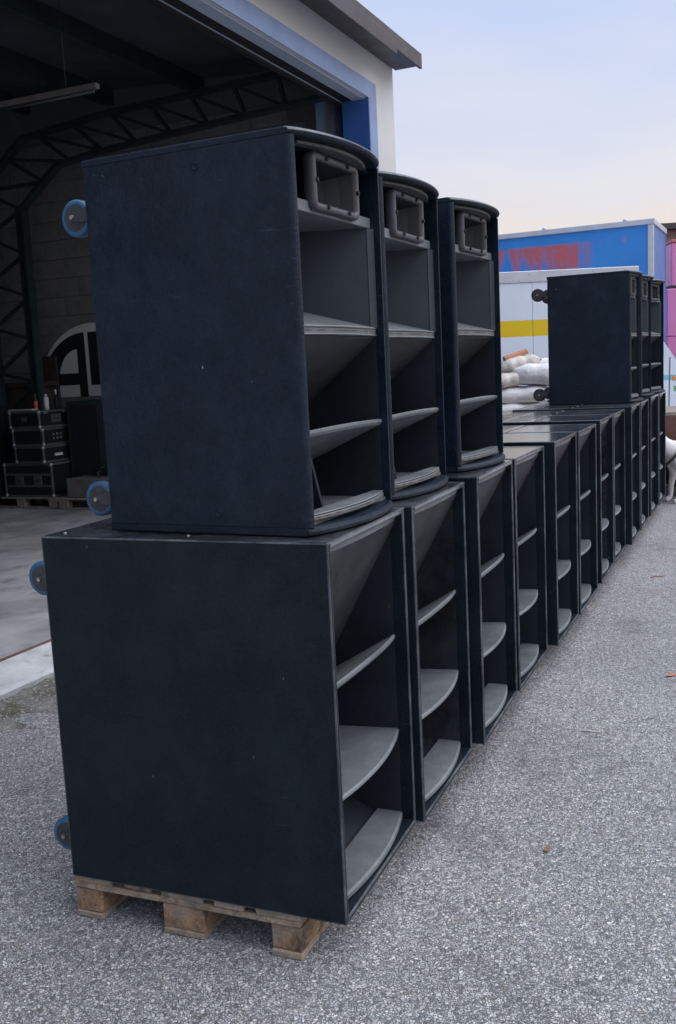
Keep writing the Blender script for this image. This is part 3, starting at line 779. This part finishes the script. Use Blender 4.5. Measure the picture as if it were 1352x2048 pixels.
tag(t, 'tall dark teal loudspeaker cabinet in front of the painted emblem', 'cabinet')
t = empty('trunk', bpt(-1.28, 3.30, FZ + .146), BW)
MB().box(0, .6, 0, .86, 0, .24, .006, 1).build('body', M['greybox'], t)
for yy in (0, .83): MB().box(-.003, .012, yy, yy + .03, .0, .243, .002, 1).build('corner_strip', M['alu_dull'], t)
tag(t, 'low grey trunk on a pallet inside the warehouse', 'trunk')
t = empty('rack_case', bpt(-1.62, 5.25, FZ), BW)
MB().box(0, .6, 0, .7, .12, .95, .006, 1).build('body', M['case'], t)
e = MB()
for b in (0, .67): e.box(-.004, .03, b, b + .03, .10, .97, .003, 1)
e.build('corner_edging', M['alu_dull'], t)
for a in (.08, .52):
    for b in (.08, .62): MB().lathe([(-.02, .05), (.02, .05)], 'x', 14, (a, b, .05)).build('wheel', M['rubber_black'], t)
tag(t, 'black wheeled case at the left edge beside the flight case stack', 'flight case')
t = tag(MB().tube([(0, 0, .0), (.02, .05, .06), (.05, -.04, .12), (.0, .1, .10), (.1, .16, .03), (.18, .05, .06), (.1, -.1, .02), (.25, -.12, .05), (.3, .1, .09)], .02, 8).build('cable', M['case'], None, bpt(-1.12, 3.75, FZ + .386), (0, 0, BW)), 'tangle of black cable lying on the grey trunk', 'cable')

# painted half-round emblem on the end wall (y towards the back, mirrored in view)
EM = empty('wall_emblem', bpt(-.2785, 4.34, 1.50), BW)
def arc(c, r, a0, a1, n=20): return [(c[0] + r * math.cos(R(a0 + (a1 - a0) * k / n)), c[1] + r * math.sin(R(a0 + (a1 - a0) * k / n))) for k in range(n + 1)]
def plate(prof, x0, x1, nm, mat): MB().loft([[(x, p[0], p[1]) for p in prof] for x in (x0, x1)]).build(nm, mat, EM)
plate(arc((0, 0), .98, 0, 180, 40), -.004, .0, 'white_field', M['white'])
# letter A: curved left leg, upright right leg, crossbar
outer = arc((.10, -.02), .83, 90, 166, 18)
inner = arc((.25, .20), .42, 92, 170, 12)
lA = [(.10, .81)] + outer[1:] + [(.64, .0)][:0]
def strokes():
    n = 16
    o_ = arc((.135, .0), .84, 90, 180, n); i_ = arc((.27, .18), .40, 90, 180, n)
    o_ = [(2 * .135 - p[0], p[1]) for p in o_]; i_ = [(2 * .27 - p[0], p[1]) for p in i_]
    i_[-1] = (.67, .0)
    for k in range(n):
        plate([o_[k], o_[k + 1], i_[k + 1], i_[k]], -.007, -.0045, 'letter_stroke', M['blackpaint'])
MBq = MB()
n = 16
o_ = [(.135 + .80 * math.sin(R(90 * k / n)), .86 * math.cos(R(90 * k / n))) for k in range(n + 1)]
i_ = [(.27 + .345 * math.sin(R(90 * k / n)), .18 + .46 * math.cos(R(90 * k / n))) for k in range(n + 1)]
i_[-1] = (.615, .0)
MBq.loft([[(-.007, *a), (-.007, *b), (-.0045, *b), (-.0045, *a)] for a, b in zip(o_, i_)])
MBq.build('letter_stroke', M['blackpaint'], EM)
plate([(.135, .0), (.135, .86), (.272, .85), (.272, .0)], -.0072, -.0046, 'letter_stroke', M['blackpaint'])
plate([(.27, .16), (.27, .32), (.63, .32), (.63, .16)], -.0074, -.0047, 'letter_stroke', M['blackpaint'])
plate([(.075, .15), (.075, .86), (-.10, .86), (-.10, .15)], -.0072, -.0046, 'letter_stroke', M['blackpaint'])
plate([(-.10, .15), (-.10, .32), (-.62, .32), (-.62, .15)], -.0072, -.0046, 'letter_stroke', M['blackpaint'])
tag(EM, 'white half-round emblem with a bold black letter A on the block wall', 'emblem')

# ------------------------------------------------------------------ vehicles behind the row
M['trk_white'] = simple('white truck panel', (.66, .73, .83), .45, .04, 1.2, bmp=.02, dirt=(.5, .52, .55), dirtamt=(.6, .9))
M['yellow'] = simple('yellow stripe', (.72, .50, .01), .45, .03, 2, bmp=.02)
M['alurail'] = simple('aluminium rail', (.52, .55, .60), .4, .08, 5, metallic=.3, bmp=.03)
M['chassis'] = simple('chassis', (.025, .025, .026), .7, .3, 5)
M['tyre'] = simple('tyre', (.02, .02, .021), .8, .2, 12)
M['vanglass'] = simple('van glass', (.02, .025, .03), .08, .1, 2, bmp=0)
M['cyan'] = simple('pale cyan stripe', (.20, .48, .58), .45, .04, 2, bmp=0)
M['green'] = simple('green print', (.16, .42, .16), .5, .1, 5, bmp=0)
M['amber'] = simple('amber marker', (.75, .22, .04), .3, .1, 5, bmp=0)
def graffiti():
    mt, t, b = material('blue truck side with washed red lettering'); tc = t.nodes.new('ShaderNodeTexCoord'); sp = t.nodes.new('ShaderNodeSeparateXYZ')
    t.links.new(tc.outputs['Object'], sp.inputs[0]); v = coords(t, 1, False)
    base = mixc(t, ramp_f(t, noise(t, v, 1.3, 4), .3, .7), (.022, .20, .58), (.035, .25, .66))
    # drips: vertical streaks whose length varies along the side
    st = coords(t, 1, False, (7.0, 1, .18)); n = noise(t, st, 1.0, 4, .6)
    st2 = coords(t, 1, False, (1.6, 1, .2)); n2 = noise(t, st2, 1.0, 2, .5)
    z = sp.outputs['Z']; x = sp.outputs['X']
    length = math_n(t, 'ADD', math_n(t, 'MULTIPLY', n, 2.4), math_n(t, 'MULTIPLY', n2, .75))
    ztop = math_n(t, 'SUBTRACT', math_n(t, 'MULTIPLY', 3.77, 1.0), z)              # distance below the lettering line
    m1 = math_n(t, 'MULTIPLY', ramp_f(t, ztop, 0.0, .04), ramp_f(t, math_n(t, 'SUBTRACT', math_n(t, 'SUBTRACT', length, 1.10), ztop), -.08, .22))
    m1 = math_n(t, 'MULTIPLY', m1, ramp_f(t, math_n(t, 'ADD', x, math_n(t, 'MULTIPLY', n, 1.4)), -.35, -.60))
    m1 = math_n(t, 'MULTIPLY', m1, ramp_f(t, noise(t, coords(t, 1, False, (4.2, 1, .05)), 1.0, 1), .30, .44, .55, 1.0))
    m1 = math_n(t, 'MULTIPLY', m1, ramp_f(t, noise(t, v, 9, 4, .7), .30, .48, .35, .92))
    # two small leftovers near the corner
    m2 = math_n(t, 'MULTIPLY', ramp_f(t, math_n(t, 'ABSOLUTE', math_n(t, 'SUBTRACT', z, 3.74)), .07, .02), ramp_f(t, noise(t, coords(t, 1, False, (3.2, 1, 1)), 1.0, 2), .60, .68))
    m2 = math_n(t, 'MULTIPLY', m2, ramp_f(t, x, -1.2, -1.0))
    col = mixc(t, math_n(t, 'MAXIMUM', m1, m2), base, (.50, .10, .085))
    t.links.new(col, b.inputs['Base Color']); b.inputs['Roughness'].default_value = .45
    return mt
M['bluetruck'] = graffiti()
M['blueend'] = simple('blue truck end', (.075, .17, .40), .5, .1, 1.5, bmp=.02)
def wheel(parent, x, y, z, r, w_, axis='y'):
    wl_ = MB().lathe([(-w_ / 2, r * .62), (-w_ / 2, r * .93), (-w_ * .4, r), (w_ * .4, r), (w_ / 2, r * .93), (w_ / 2, r * .62)], axis, 28, (x, y, z)).build('wheel', M['tyre'], parent)
    MB().lathe([(-w_ * .48, .02), (-w_ * .30, r * .3), (-w_ * .42, r * .6), (w_ * .42, r * .6), (w_ * .30, r * .3), (w_ * .48, .02)], axis, 20, (x, y, z)).build('rim', M['alurail'], wl_)
GZ = .08
# blue box truck: local x along its side (corner at x=0, going -x), y away
t = empty('box_truck', (5.99, 18.2, GZ), math.atan2(-.43, .90))
L, WD, H0, H1 = 6.2, 1.86, 1.05, 4.05
MB().box(-L, -.10, .02, WD - .02, H0, H1 - .10).build('box_body', M['bluetruck'], t)
MB().box(-.099, -.01, .03, WD - .03, H0, H1 - .10).build('end_panel', M['blueend'], t)
for a, b in ((-.10, 0), (-L - .02, -L + .08)):
    MB().box(a, b + .004, -.004, .10, H0, H1 - .101, .012, 2).build('corner_post', M['alurail'], t)
    MB().box(a, b + .004, WD - .07, WD + .004, H0, H1 - .101, .012, 2).build('corner_post', M['blueend'], t)
MB().box(-L - .03, .02, -.02, .09, H1 - .10, H1, .015, 2).build('roof_rail', M['alurail'], t)
MB().box(-L - .03, .02, WD - .09, WD + .02, H1 - .10, H1, .015, 2).build('roof_rail', M['alurail'], t)
MB().box(-.06, .021, .0905, WD - .0905, H1 - .10, H1 - .002, .01, 2).build('roof_rail', M['alurail'], t)
MB().box(-L, -.061, .0905, WD - .0905, H1 - .08, H1 - .03).build('roof_sheet', M['alurail'], t)
for k in range(3): MB().lathe([(H1, .05), (H1 + .03, .045), (H1 + .045, .02)], 'z', 12, (-.5 - k * 1.5, .035, 0)).build('marker_cap', M['alurail'], t)
MB().box(-L - 1.8, .0, .5, .62, .70, H0 - .002).build('chassis_rail', M['chassis'], t); MB().box(-L - 1.8, .0, 1.24, 1.36, .70, H0 - .002).build('chassis_rail', M['chassis'], t)
MB().prism([(.1, .6), (.1, 2.5), (.25, 2.75), (WD - .25, 2.75), (WD - .1, 2.5), (WD - .1, .6)], -L - 2.0, -L - .15).build('cab', M['bluetruck'], t)
for x_ in (-1.2, -L - 1.2):
    for y_ in (.18, WD - .18): wheel(t, x_, y_, .48, .48, .28)
tag(t, 'tall blue box truck with dripping red lettering remains on its side', 'truck')
# white box truck in front of it
t = empty('box_truck', (.80, 12.20, GZ), R(2.0))
L = 3.06; H0, H1 = .90, 2.70
MB().box(0, L, .012, 2.0, H0, H1 - .14).build('box_body', M['trk_white'], t)
xs_ = [0, .58, 1.735, 2.41, L]
zs_ = [H0, 1.907, 2.105, H1 - .14]
for i in range(4):
    for j in range(3):
        MB().box(xs_[i] + .003, xs_[i + 1] - .003, 0, .0115, zs_[j] + (.0 if j != 1 else -.001), zs_[j + 1], .001, 1).build('side_panel', M['yellow'] if j == 1 else M['trk_white'], t)
MB().box(-.01, L + .01, -.012, .05, H1 - .139, H1, .006, 1).build('top_rail', M['alurail'], t)
MB().box(-.01, L + .01, 1.95, 2.012, H1 - .139, H1, .006, 1).build('top_rail', M['alurail'], t)
MB().box(-.01, L + .01, .051, 1.949, H1 - .06, H1 - .01).build('roof_sheet', M['alurail'], t)
rm = MB().lathe([(-.018, .002), (-.016, .007), (-.0121, .009)], 'y', 8).mesh('rivet'); rm.materials.append(M['alurail'])
for k in range(24):
    o = bpy.data.objects.new('rivet', rm); COL.objects.link(o); o.parent = t; o.location = (.05 + k * .128, 0, H1 - .115)
for k in range(8):
    o = bpy.data.objects.new('rivet', rm); COL.objects.link(o); o.parent = t; o.location = (.10 + k * .40, 0, H1 - .035)
MB().box(-.1, L, .5, .6, .62, H0 - .002).build('chassis_rail', M['chassis'], t); MB().box(-.1, L, 1.4, 1.5, .62, H0 - .002).build('chassis_rail', M['chassis'], t)
for x_ in (.6, L - .6):
    for y_ in (.16, 1.84): wheel(t, x_, y_, .42, .42, .26)
tag(t, 'white box truck with a yellow stripe and riveted top rail', 'truck')

# white van facing right, cab visible past the far stack
t = empty('van', (1.75, 15.35, GZ), R(1))
def vsec(y, inset):
    pr = [(0, .45), (0, 1.95), (.15, 2.08), (3.05, 2.08), (3.36, 1.98), (3.86, 1.24), (5.0, 1.05), (5.08, .85), (5.08, .45)]
    return [(min(max(x, inset), 5.08 - inset), y, max(z - (inset if z > 1.5 else 0), .45)) for x, z in pr]
MB().loft([vsec(0.02, .05), vsec(.0 - .0, 0), vsec(1.66, 0), vsec(1.70, .05)][1:3]).build('body', M['trk_white'], t)
MB().loft([[(x, y, z) for x, z in ((3.395, 1.93), (3.835, 1.28), (3.86, 1.295), (3.415, 1.95))] for y in (.10, 1.56)]).build('windscreen', M['vanglass'], t)
MB().prismy([(2.42, 1.36), (2.44, 1.92), (3.16, 1.92), (3.30, 1.40), (3.29, 1.36)], -.006, -.001).build('side_window', M['vanglass'], t)
dl = MB()
for a, b in (((2.66, .60), (2.70, 2.0)), ((2.66, .60), (3.56, .60)), ((3.56, .60), (3.58, 1.55))):
    dl.prismy([(a[0] - .006, a[1]), (b[0] - .006, b[1]), (b[0] + .008, b[1] + .004), (a[0] + .008, a[1] + .008)], -.004, -.0012)
dl_ = dl.build('door_gap', M['chassis'], t); dl_['kind'] = 'stuff'
MB().box(.02, 5.0, -.0035, -.0011, 1.20, 1.275).build('stripe', M['cyan'], t)
MB().box(3.62, 3.76, -.012, -.0036, 1.19, 1.25, .003, 1).build('side_marker', M['amber'], t)
MB().box(3.64, 3.80, -.0036, -.0011, 1.02, 1.10).build('print_patch', M['green'], t)
MB().box(3.34, 3.43, -.16, -.03, 1.55, 1.74, .02, 2).build('mirror', M['chassis'], t)
MB().box(3.37, 3.39, -.03, -.001, 1.60, 1.63).build('mirror_arm', M['chassis'], t)
for x_ in (.8, 4.35):
    for y_ in (.10, 1.60): wheel(t, x_, y_, .33, .33, .20)
tag(t, 'white van with pale cyan stripe and amber marker behind the far stack', 'van')

# pink truck and brick building behind
M['pink'] = simple('pink paint', (.70, .23, .46), .5, .06, 1.5, bmp=.03)
M['pinkred'] = simple('faded red edge', (.50, .14, .13), .6, .15, 6)
t = empty('box_truck', (7.05, 20.6, GZ), R(-6))
MB().box(.10, 3.6, 0, 2.2, 2.98, 3.86, .02, 1).build('upper_box', M['pink'], t)
MB().box(.0, 3.62, -.03, 2.2, 1.95, 2.93, .02, 1).build('lower_box', M['pink'], t)
MB().box(.0, 3.62, -.025, 2.2, .95, 1.945, .02, 1).build('lower_box', M['pink'], t)
MB().box(.02, 3.61, -.01, 2.19, 2.932, 2.978).build('waist_strip', M['chassis'], t)
MB().box(.09, 3.62, -.02, 2.22, 3.862, 3.92, .01, 1).build('roof_edge', M['pinkred'], t)
MB().box(.0, 3.6, .6, 1.6, .6, .948).build('chassis_rail', M['chassis'], t)
for x_ in (.8, 2.9):
    for y_ in (.14, 2.06): wheel(t, x_, y_, .45, .45, .26)
tag(t, 'pink truck body with faded red top edge at the right picture edge', 'truck')
def brick_mat():
    mt, t, b = material('far brickwork'); tc = t.nodes.new('ShaderNodeTexCoord'); mp = t.nodes.new('ShaderNodeMapping'); mp.inputs['Rotation'].default_value = (R(90), 0, 0)
    t.links.new(tc.outputs['Object'], mp.inputs[0])
    n = t.nodes.new('ShaderNodeTexBrick'); n.inputs['Scale'].default_value = 4.0; n.inputs['Color1'].default_value = (.20, .12, .09, 1); n.inputs['Color2'].default_value = (.28, .18, .13, 1); n.inputs['Mortar'].default_value = (.22, .20, .18, 1)
    n.inputs['Mortar Size'].default_value = .02; t.links.new(mp.outputs[0], n.inputs['Vector']); t.links.new(n.outputs['Color'], b.inputs['Base Color']); b.inputs['Roughness'].default_value = .9
    bump(t, b, n.outputs['Fac'], -.3, .01)
    return mt
t = empty('brick_building', (8.15, 24.2, GZ), R(-4))
MB().box(0, 12, 0, 6, 0, 4.55).build('wall', brick_mat(), t)
MB().box(-.1, 12.1, -.18, 6.1, 4.552, 4.70, .01, 1).build('roof', M['fascia'], t)
for k in range(3):
    wn = MB().box(2.2 + k * 3, 3.4 + k * 3, -.01, .02, 1.4, 2.8).build('window', M['vanglass'], t)
    MB().box(2.1 + k * 3, 3.5 + k * 3, -.08, -.0105, 1.30, 1.395).build('sill', M['concrete_sill'], wn)
tag(t, 'brown brick building with dark roof edge behind the pink truck', 'building')

# ------------------------------------------------------------------ flatbed trailer with sacks behind the speakers
M['rust'] = simple('rusty brown sideboard', (.10, .045, .035), .8, .35, 5, bmp=.3, bscale=30)
t = empty('flatbed_trailer', (1.35, 10.82, GZ), R(-1.0))
TL, TW = 3.9, 1.25
for k in range(9):
    MB().box(0, TL, k * TW / 9 + .004, (k + 1) * TW / 9 - .004, .93, .97, .003, 1).build('deck_plank', M['pal_grey'], t)
MB().box(0, TL, .0, .05, .46, .928, .004, 1).build('side_board', M['rust'], t)
MB().box(0, TL, TW - .05, TW, .60, .928, .004, 1).build('side_board', M['rust'], t)
for x_ in (.0, TL - .06): MB().box(x_, x_ + .06, .051, TW - .051, .70, .928).build('cross_beam', M['rust'], t)
for x_ in (1.4, 2.78):
    for y_ in (.20, TW - .20): wheel(t, x_, y_, .30, .30, .18)
MB().box(1.2, 3.0, .4, .5, .5, .699).build('chassis_rail', M['chassis'], t); MB().box(1.2, 3.0, TW - .5, TW - .4, .5, .699).build('chassis_rail', M['chassis'], t)
MB().bar((TL, TW / 2, .62), (TL + .9, TW / 2, .50), .08, .08).build('drawbar', M['rust'], t)
MB().box(TL - .5, TL - .42, TW / 2 - .04, TW / 2 + .04, .62, .70).build('drawbar_plate', M['rust'], t)
tag(t, 'low rusty flatbed trailer loaded with sacks behind the speaker row', 'trailer')
def sack_mat(name, col, dirt, amt):
    mt, t, b = material(name); v = coords(t)
    c = mixc(t, ramp_f(t, noise(t, v, 3, 5, .6), .3, .7), tuple(k * .92 for k in col), col)
    c = mixc(t, ramp_f(t, noise(t, v, 5, 6, .65), amt, amt + .15), c, dirt)
    t.links.new(c, b.inputs['Base Color']); b.inputs['Roughness'].default_value = .55
    bump(t, b, noise(t, v, 6, 4, .6, 1.4), .7, .03)
    return mt
M['sack'] = sack_mat('white woven sack', (.74, .75, .77), (.52, .47, .42), .66)
M['sack_dirty'] = sack_mat('dirty sack', (.64, .60, .56), (.36, .27, .21), .56)
M['terracotta'] = simple('terracotta', (.48, .22, .14), .8, .15, 8)
M['ink'] = simple('blue print', (.05, .20, .40), .6, .2, 20, bmp=0)
def sack(lx, ly, lz, seed, mat, label, loc, rot):
    rnd = random.Random(seed); nu, nv = 30, 20; mb = MB(); secs = []
    ph = [rnd.uniform(0, 6.28) for _ in range(8)]
    for i in range(nu + 1):
        u = -1 + 2 * i / nu
        hh = (1 - abs(u) ** 3.2) ** .62 if abs(u) < 1 else 0
        hh = max(hh, .05); wd = .86 + .14 * (1 - abs(u) ** 5); 
        if abs(u) > .93: wd = .84 + .10 * math.sin(u * 9 + ph[0])
        ring = []
        for j in range(nv):
            a = 2 * math.pi * j / nv; ca, sa = math.cos(a), math.sin(a)
            y = math.copysign(abs(ca) ** .72, ca) * wd; z = math.copysign(abs(sa) ** .85, sa) * hh
            wr = .05 * math.sin(7 * a + ph[1] + 3 * u) * (abs(u) ** 2) + .035 * math.sin(5 * u + 2 * a + ph[2]) + .03 * math.sin(11 * u + ph[3] + a)
            z = z * (1 + wr * 1.5) + (.05 * math.sin(3 * u + ph[4]) if z > 0 else 0); y = y * (1 + wr)
            if z < -.72: z = -.72 - (z + .72) * .05
            ring.append((u * lx / 2, y * ly / 2, (z + .73) * lz / 1.73))
        secs.append(ring)
    mb.loft(secs, smooth=True)
    o = mb.build('sack', mat, None, loc, rot)
    tag(o, label, 'sack', 'sacks piled on the trailer'); return o
TZ = GZ + .972
b0 = sack(.95, .55, .17, 1, M['sack'], 'lowest flat white sack with blue print in the pile', (2.15, 11.38, TZ), (0, 0, R(4)))
pm = MB()
for k in range(4): pm.lathe([(-.006, .006), (-.004, .017), (.004, .017), (.006, .006)], 'y', 12, (-.11 + k * .04, 0, .0))
pp_ = pm.build('print', M['ink'], b0, (-.02, -.272, .085)); pp_['kind'] = 'stuff'
sack(.98, .58, .20, 2, M['sack'], 'broad clean white sack, second from the bottom of the pile', (2.12, 11.42, TZ + .160), (0, 0, R(-3)))
sack(.74, .50, .26, 3, M['sack'], 'plump white sack with stitched end resting high on the pile', (2.44, 11.36, TZ + .345), (R(-4), R(5), R(-14)))
sack(.46, .40, .17, 4, M['sack_dirty'], 'small dirty sack at the left of the pile', (2.00, 11.36, TZ + .345), (0, R(-6), R(12)))
sack(.46, .40, .17, 5, M['sack_dirty'], 'crumpled dirty sack lying on top of the pile', (2.20, 11.46, TZ + .53), (0, R(-10), R(8)))
sack(.40, .30, .14, 6, M['sack'], 'small pale sack behind the plump sack on the pile', (2.55, 11.60, TZ + .52), (0, R(4), R(-20)))
tag(MB().loft([[(x, .06 * math.cos(a), .06 * math.sin(a)) for a in [R(k * 15) for k in range(13)]] + [(x, .045 * math.cos(a), .045 * math.sin(a)) for a in [R(k * 15) for k in range(12, -1, -1)]] for x in (-.14, .14)]).build('roof_tile', M['terracotta'], None, (2.16, 11.44, TZ + .682), (0, R(-16), R(6))), 'curved terracotta tile lying on top of the sacks', 'tile')
sack(.50, .40, .26, 8, M['sack'], 'round pale sack at the right end of the trailer behind the dog', (4.42, 11.22, GZ + .965), (0, 0, R(30)))
sack(.7, .5, .16, 9, M['sack'], 'flat white sack lying behind the round one near the trailer end', (4.50, 11.55, GZ + .965), (0, 0, R(-10)))

# ------------------------------------------------------------------ the white dog beside the far end
M['fur'] = simple('short white fur', (.72, .70, .68), .85, .05, 9, bmp=.4, bscale=120)
M['harness'] = simple('black harness', (.012, .012, .014), .6)
def make_dog():
    V = []; E_ = []; RAD = []
    def v(p, r, parent=None):
        V.append(p); RAD.append(r); i = len(V) - 1
        if parent is not None: E_.append((parent, i))
        return i
    # x: forward (head at +x), z up, ground 0
    pel = v((-.36, 0, .54), (.105, .13)); mid = v((-.12, 0, .525), (.115, .145), pel); rib = v((.08, 0, .51), (.13, .17), mid); che = v((.24, 0, .515), (.12, .165), rib)
    nk0 = v((.33, 0, .60), (.095, .105), che); nk1 = v((.41, 0, .70), (.075, .085), nk0); hd = v((.48, 0, .765), (.072, .078), nk1); st = v((.545, 0, .755), (.058, .062), hd); mz = v((.63, 0, .725), (.036, .036), st); ns = v((.675, 0, .715), (.026, .024), mz)
    for s in (-1, 1):
        sh = v((.24, s * .085, .46), (.062, .085), che); el = v((.185, s * .10, .33), (.044, .05), sh); wr = v((.215, s * .10, .16), (.030, .032), el); pa = v((.215, s * .10, .055), (.026, .028), wr); toe = v((.255, s * .10, .026), (.034, .026), pa); v((.285, s * .10, .022), (.028, .02), toe)
        hp = v((-.36, s * .085, .46), (.07, .10), pel); kn = v((-.27, s * .105, .31), (.052, .06), hp); hk = v((-.42, s * .105, .17), (.028, .03), kn); pw = v((-.40, s * .105, .055), (.025, .026), hk); tt = v((-.36, s * .105, .026), (.033, .025), pw); v((-.33, s * .105, .022), (.027, .02), tt)
    t0 = v((-.47, 0, .57), (.03, .03), pel); t1 = v((-.60, 0, .52), (.02, .02), t0); v((-.72, 0, .48), (.011, .011), t1)
    me = bpy.data.meshes.new('dog_body'); me.from_pydata(V, E_, [])
    o = bpy.data.objects.new('body', me); COL.objects.link(o)
    sm = o.modifiers.new('skin', 'SKIN'); sm.use_smooth_shade = True
    for i, sv in enumerate(me.skin_vertices[0].data): sv.radius = RAD[i] if isinstance(RAD[i], tuple) else (RAD[i], RAD[i]); sv.use_root = (i == 0)
    ss = o.modifiers.new('sub', 'SUBSURF'); ss.levels = 2; ss.render_levels = 2
    me.materials.append(M['fur'])
    t = empty('dog'); o.parent = t
    for s in (-1, 1):
        MB().loft([[(.455 + .0, s * .045, .80), (.50, s * .062, .81), (.47, s * .05, .83)], [(.43, s * .085, .79), (.475, s * .105, .775), (.45, s * .10, .80)], [(.44, s * .10, .715), (.475, s * .112, .71), (.455, s * .115, .715)]], smooth=True).build('ear', M['fur'], t)
        MB().lathe([(-.010, .002), (-.006, .009), (.0, .011), (.006, .009), (.010, .002)], 'y', 10, (.555, s * .050, .785)).build('eye', M['dark'], t)
    MB().lathe([(-.012, .004), (-.006, .016), (.006, .018), (.014, .010)], 'x', 10, (.698, 0, .722)).build('nose', M['dark'], t)
    def loop(c, rx, ry, tilt, nm, wd=.028):
        secs = []
        for k in range(25):
            a = 2 * math.pi * k / 24; y = ry * math.cos(a); z = rx * math.sin(a)
            for_ = Vector((math.sin(tilt) * z, y, math.cos(tilt) * z)); nx = Vector((math.cos(tilt), 0, -math.sin(tilt))); rad = for_.normalized()
            p = Vector(c) + for_
            secs.append([p + nx * wd / 2 - rad * .004, p + nx * wd / 2 + rad * .005, p - nx * wd / 2 + rad * .005, p - nx * wd / 2 - rad * .004])
        MB().loft(secs, cap=False).build(nm, M['harness'], t)
    loop((.02, 0, .505), .182, .150, 0.05, 'girth_strap'); loop((.29, 0, .53), .165, .150, R(-40), 'chest_strap')
    MB().box(-.05, .18, -.03, .03, .675, .69, .004, 1).build('back_strap', M['harness'], t)
    MB().box(.02, .27, -.150, -.142, .47, .50, .003, 1).build('side_strap', M['harness'], t)
    return t
dog = make_dog()
dog.location = (3.90, 10.52, GZ + .001); dog.rotation_euler = (0, 0, R(188))
tag(dog, 'white short-haired dog in a black harness beside the far bass bin', 'dog')

# ------------------------------------------------------------------ litter on the asphalt
M['leaf'] = simple('orange dry leaf', (.55, .14, .05), .7, .2, 30, bmp=.2)
M['leafb'] = simple('brown dry leaf', (.20, .11, .07), .8, .2, 30, bmp=.2)
M['stickm'] = simple('bleached stick', (.45, .43, .40), .8, .15, 30)
def leaf(x, y, z, sc, rz, mat, label):
    pts = [(-1, 0), (-.6, .35), (-.1, .48), (.45, .30), (1, 0), (.45, -.32), (-.1, -.42), (-.6, -.30)]
    mb = MB(); bm = mb.bm; c0 = bm.verts.new((0, 0, .10 * sc)); r_ = [bm.verts.new((px * sc, py * sc, (.16 * abs(py) + .22 * px * px) * sc + .002)) for px, py in pts]
    c1 = bm.verts.new((0, 0, .08 * sc)); r2 = [bm.verts.new((v_.co.x, v_.co.y, v_.co.z - .03 * sc)) for v_ in r_]
    for i in range(8):
        j = (i + 1) % 8; bm.faces.new((c0, r_[i], r_[j])); bm.faces.new((c1, r2[j], r2[i])); bm.faces.new((r_[i], r2[i], r2[j], r_[j]))
    o = mb.build('leaf', mat, None, (x, y, z), (0, 0, rz)); tag(o, label, 'leaf')
leaf(1.70, 4.89, .030, .034, R(15), M['leaf'], 'bright orange dry leaf on the asphalt at the right edge')
leaf(.67, 3.17, .012, .024, R(60), M['leafb'], 'small brown leaf on the asphalt in the foreground')
leaf(1.33, 4.75, .020, .022, R(100), M['leafb'], 'brown curled leaf lying on the asphalt near the middle of the row')
tag(MB().tube([(-.045, 0, .006), (-.01, .004, .008), (.045, -.002, .006)], [.003, .0035, .0025], 7).build('stick', M['stickm'], None, (1.095, 4.20, .016), (0, 0, R(-15))), 'short pale stick lying on the asphalt', 'stick')
tag(MB().tube([(-.06, 0, .008), (-.02, .01, .012), (.03, .0, .010), (.07, .015, .007)], [.003, .004, .004, .002], 7).build('twig', M['leafb'], None, (2.35, 7.05, .052), (0, 0, R(10))), 'thin dark twig on the asphalt near the far speakers', 'twig')
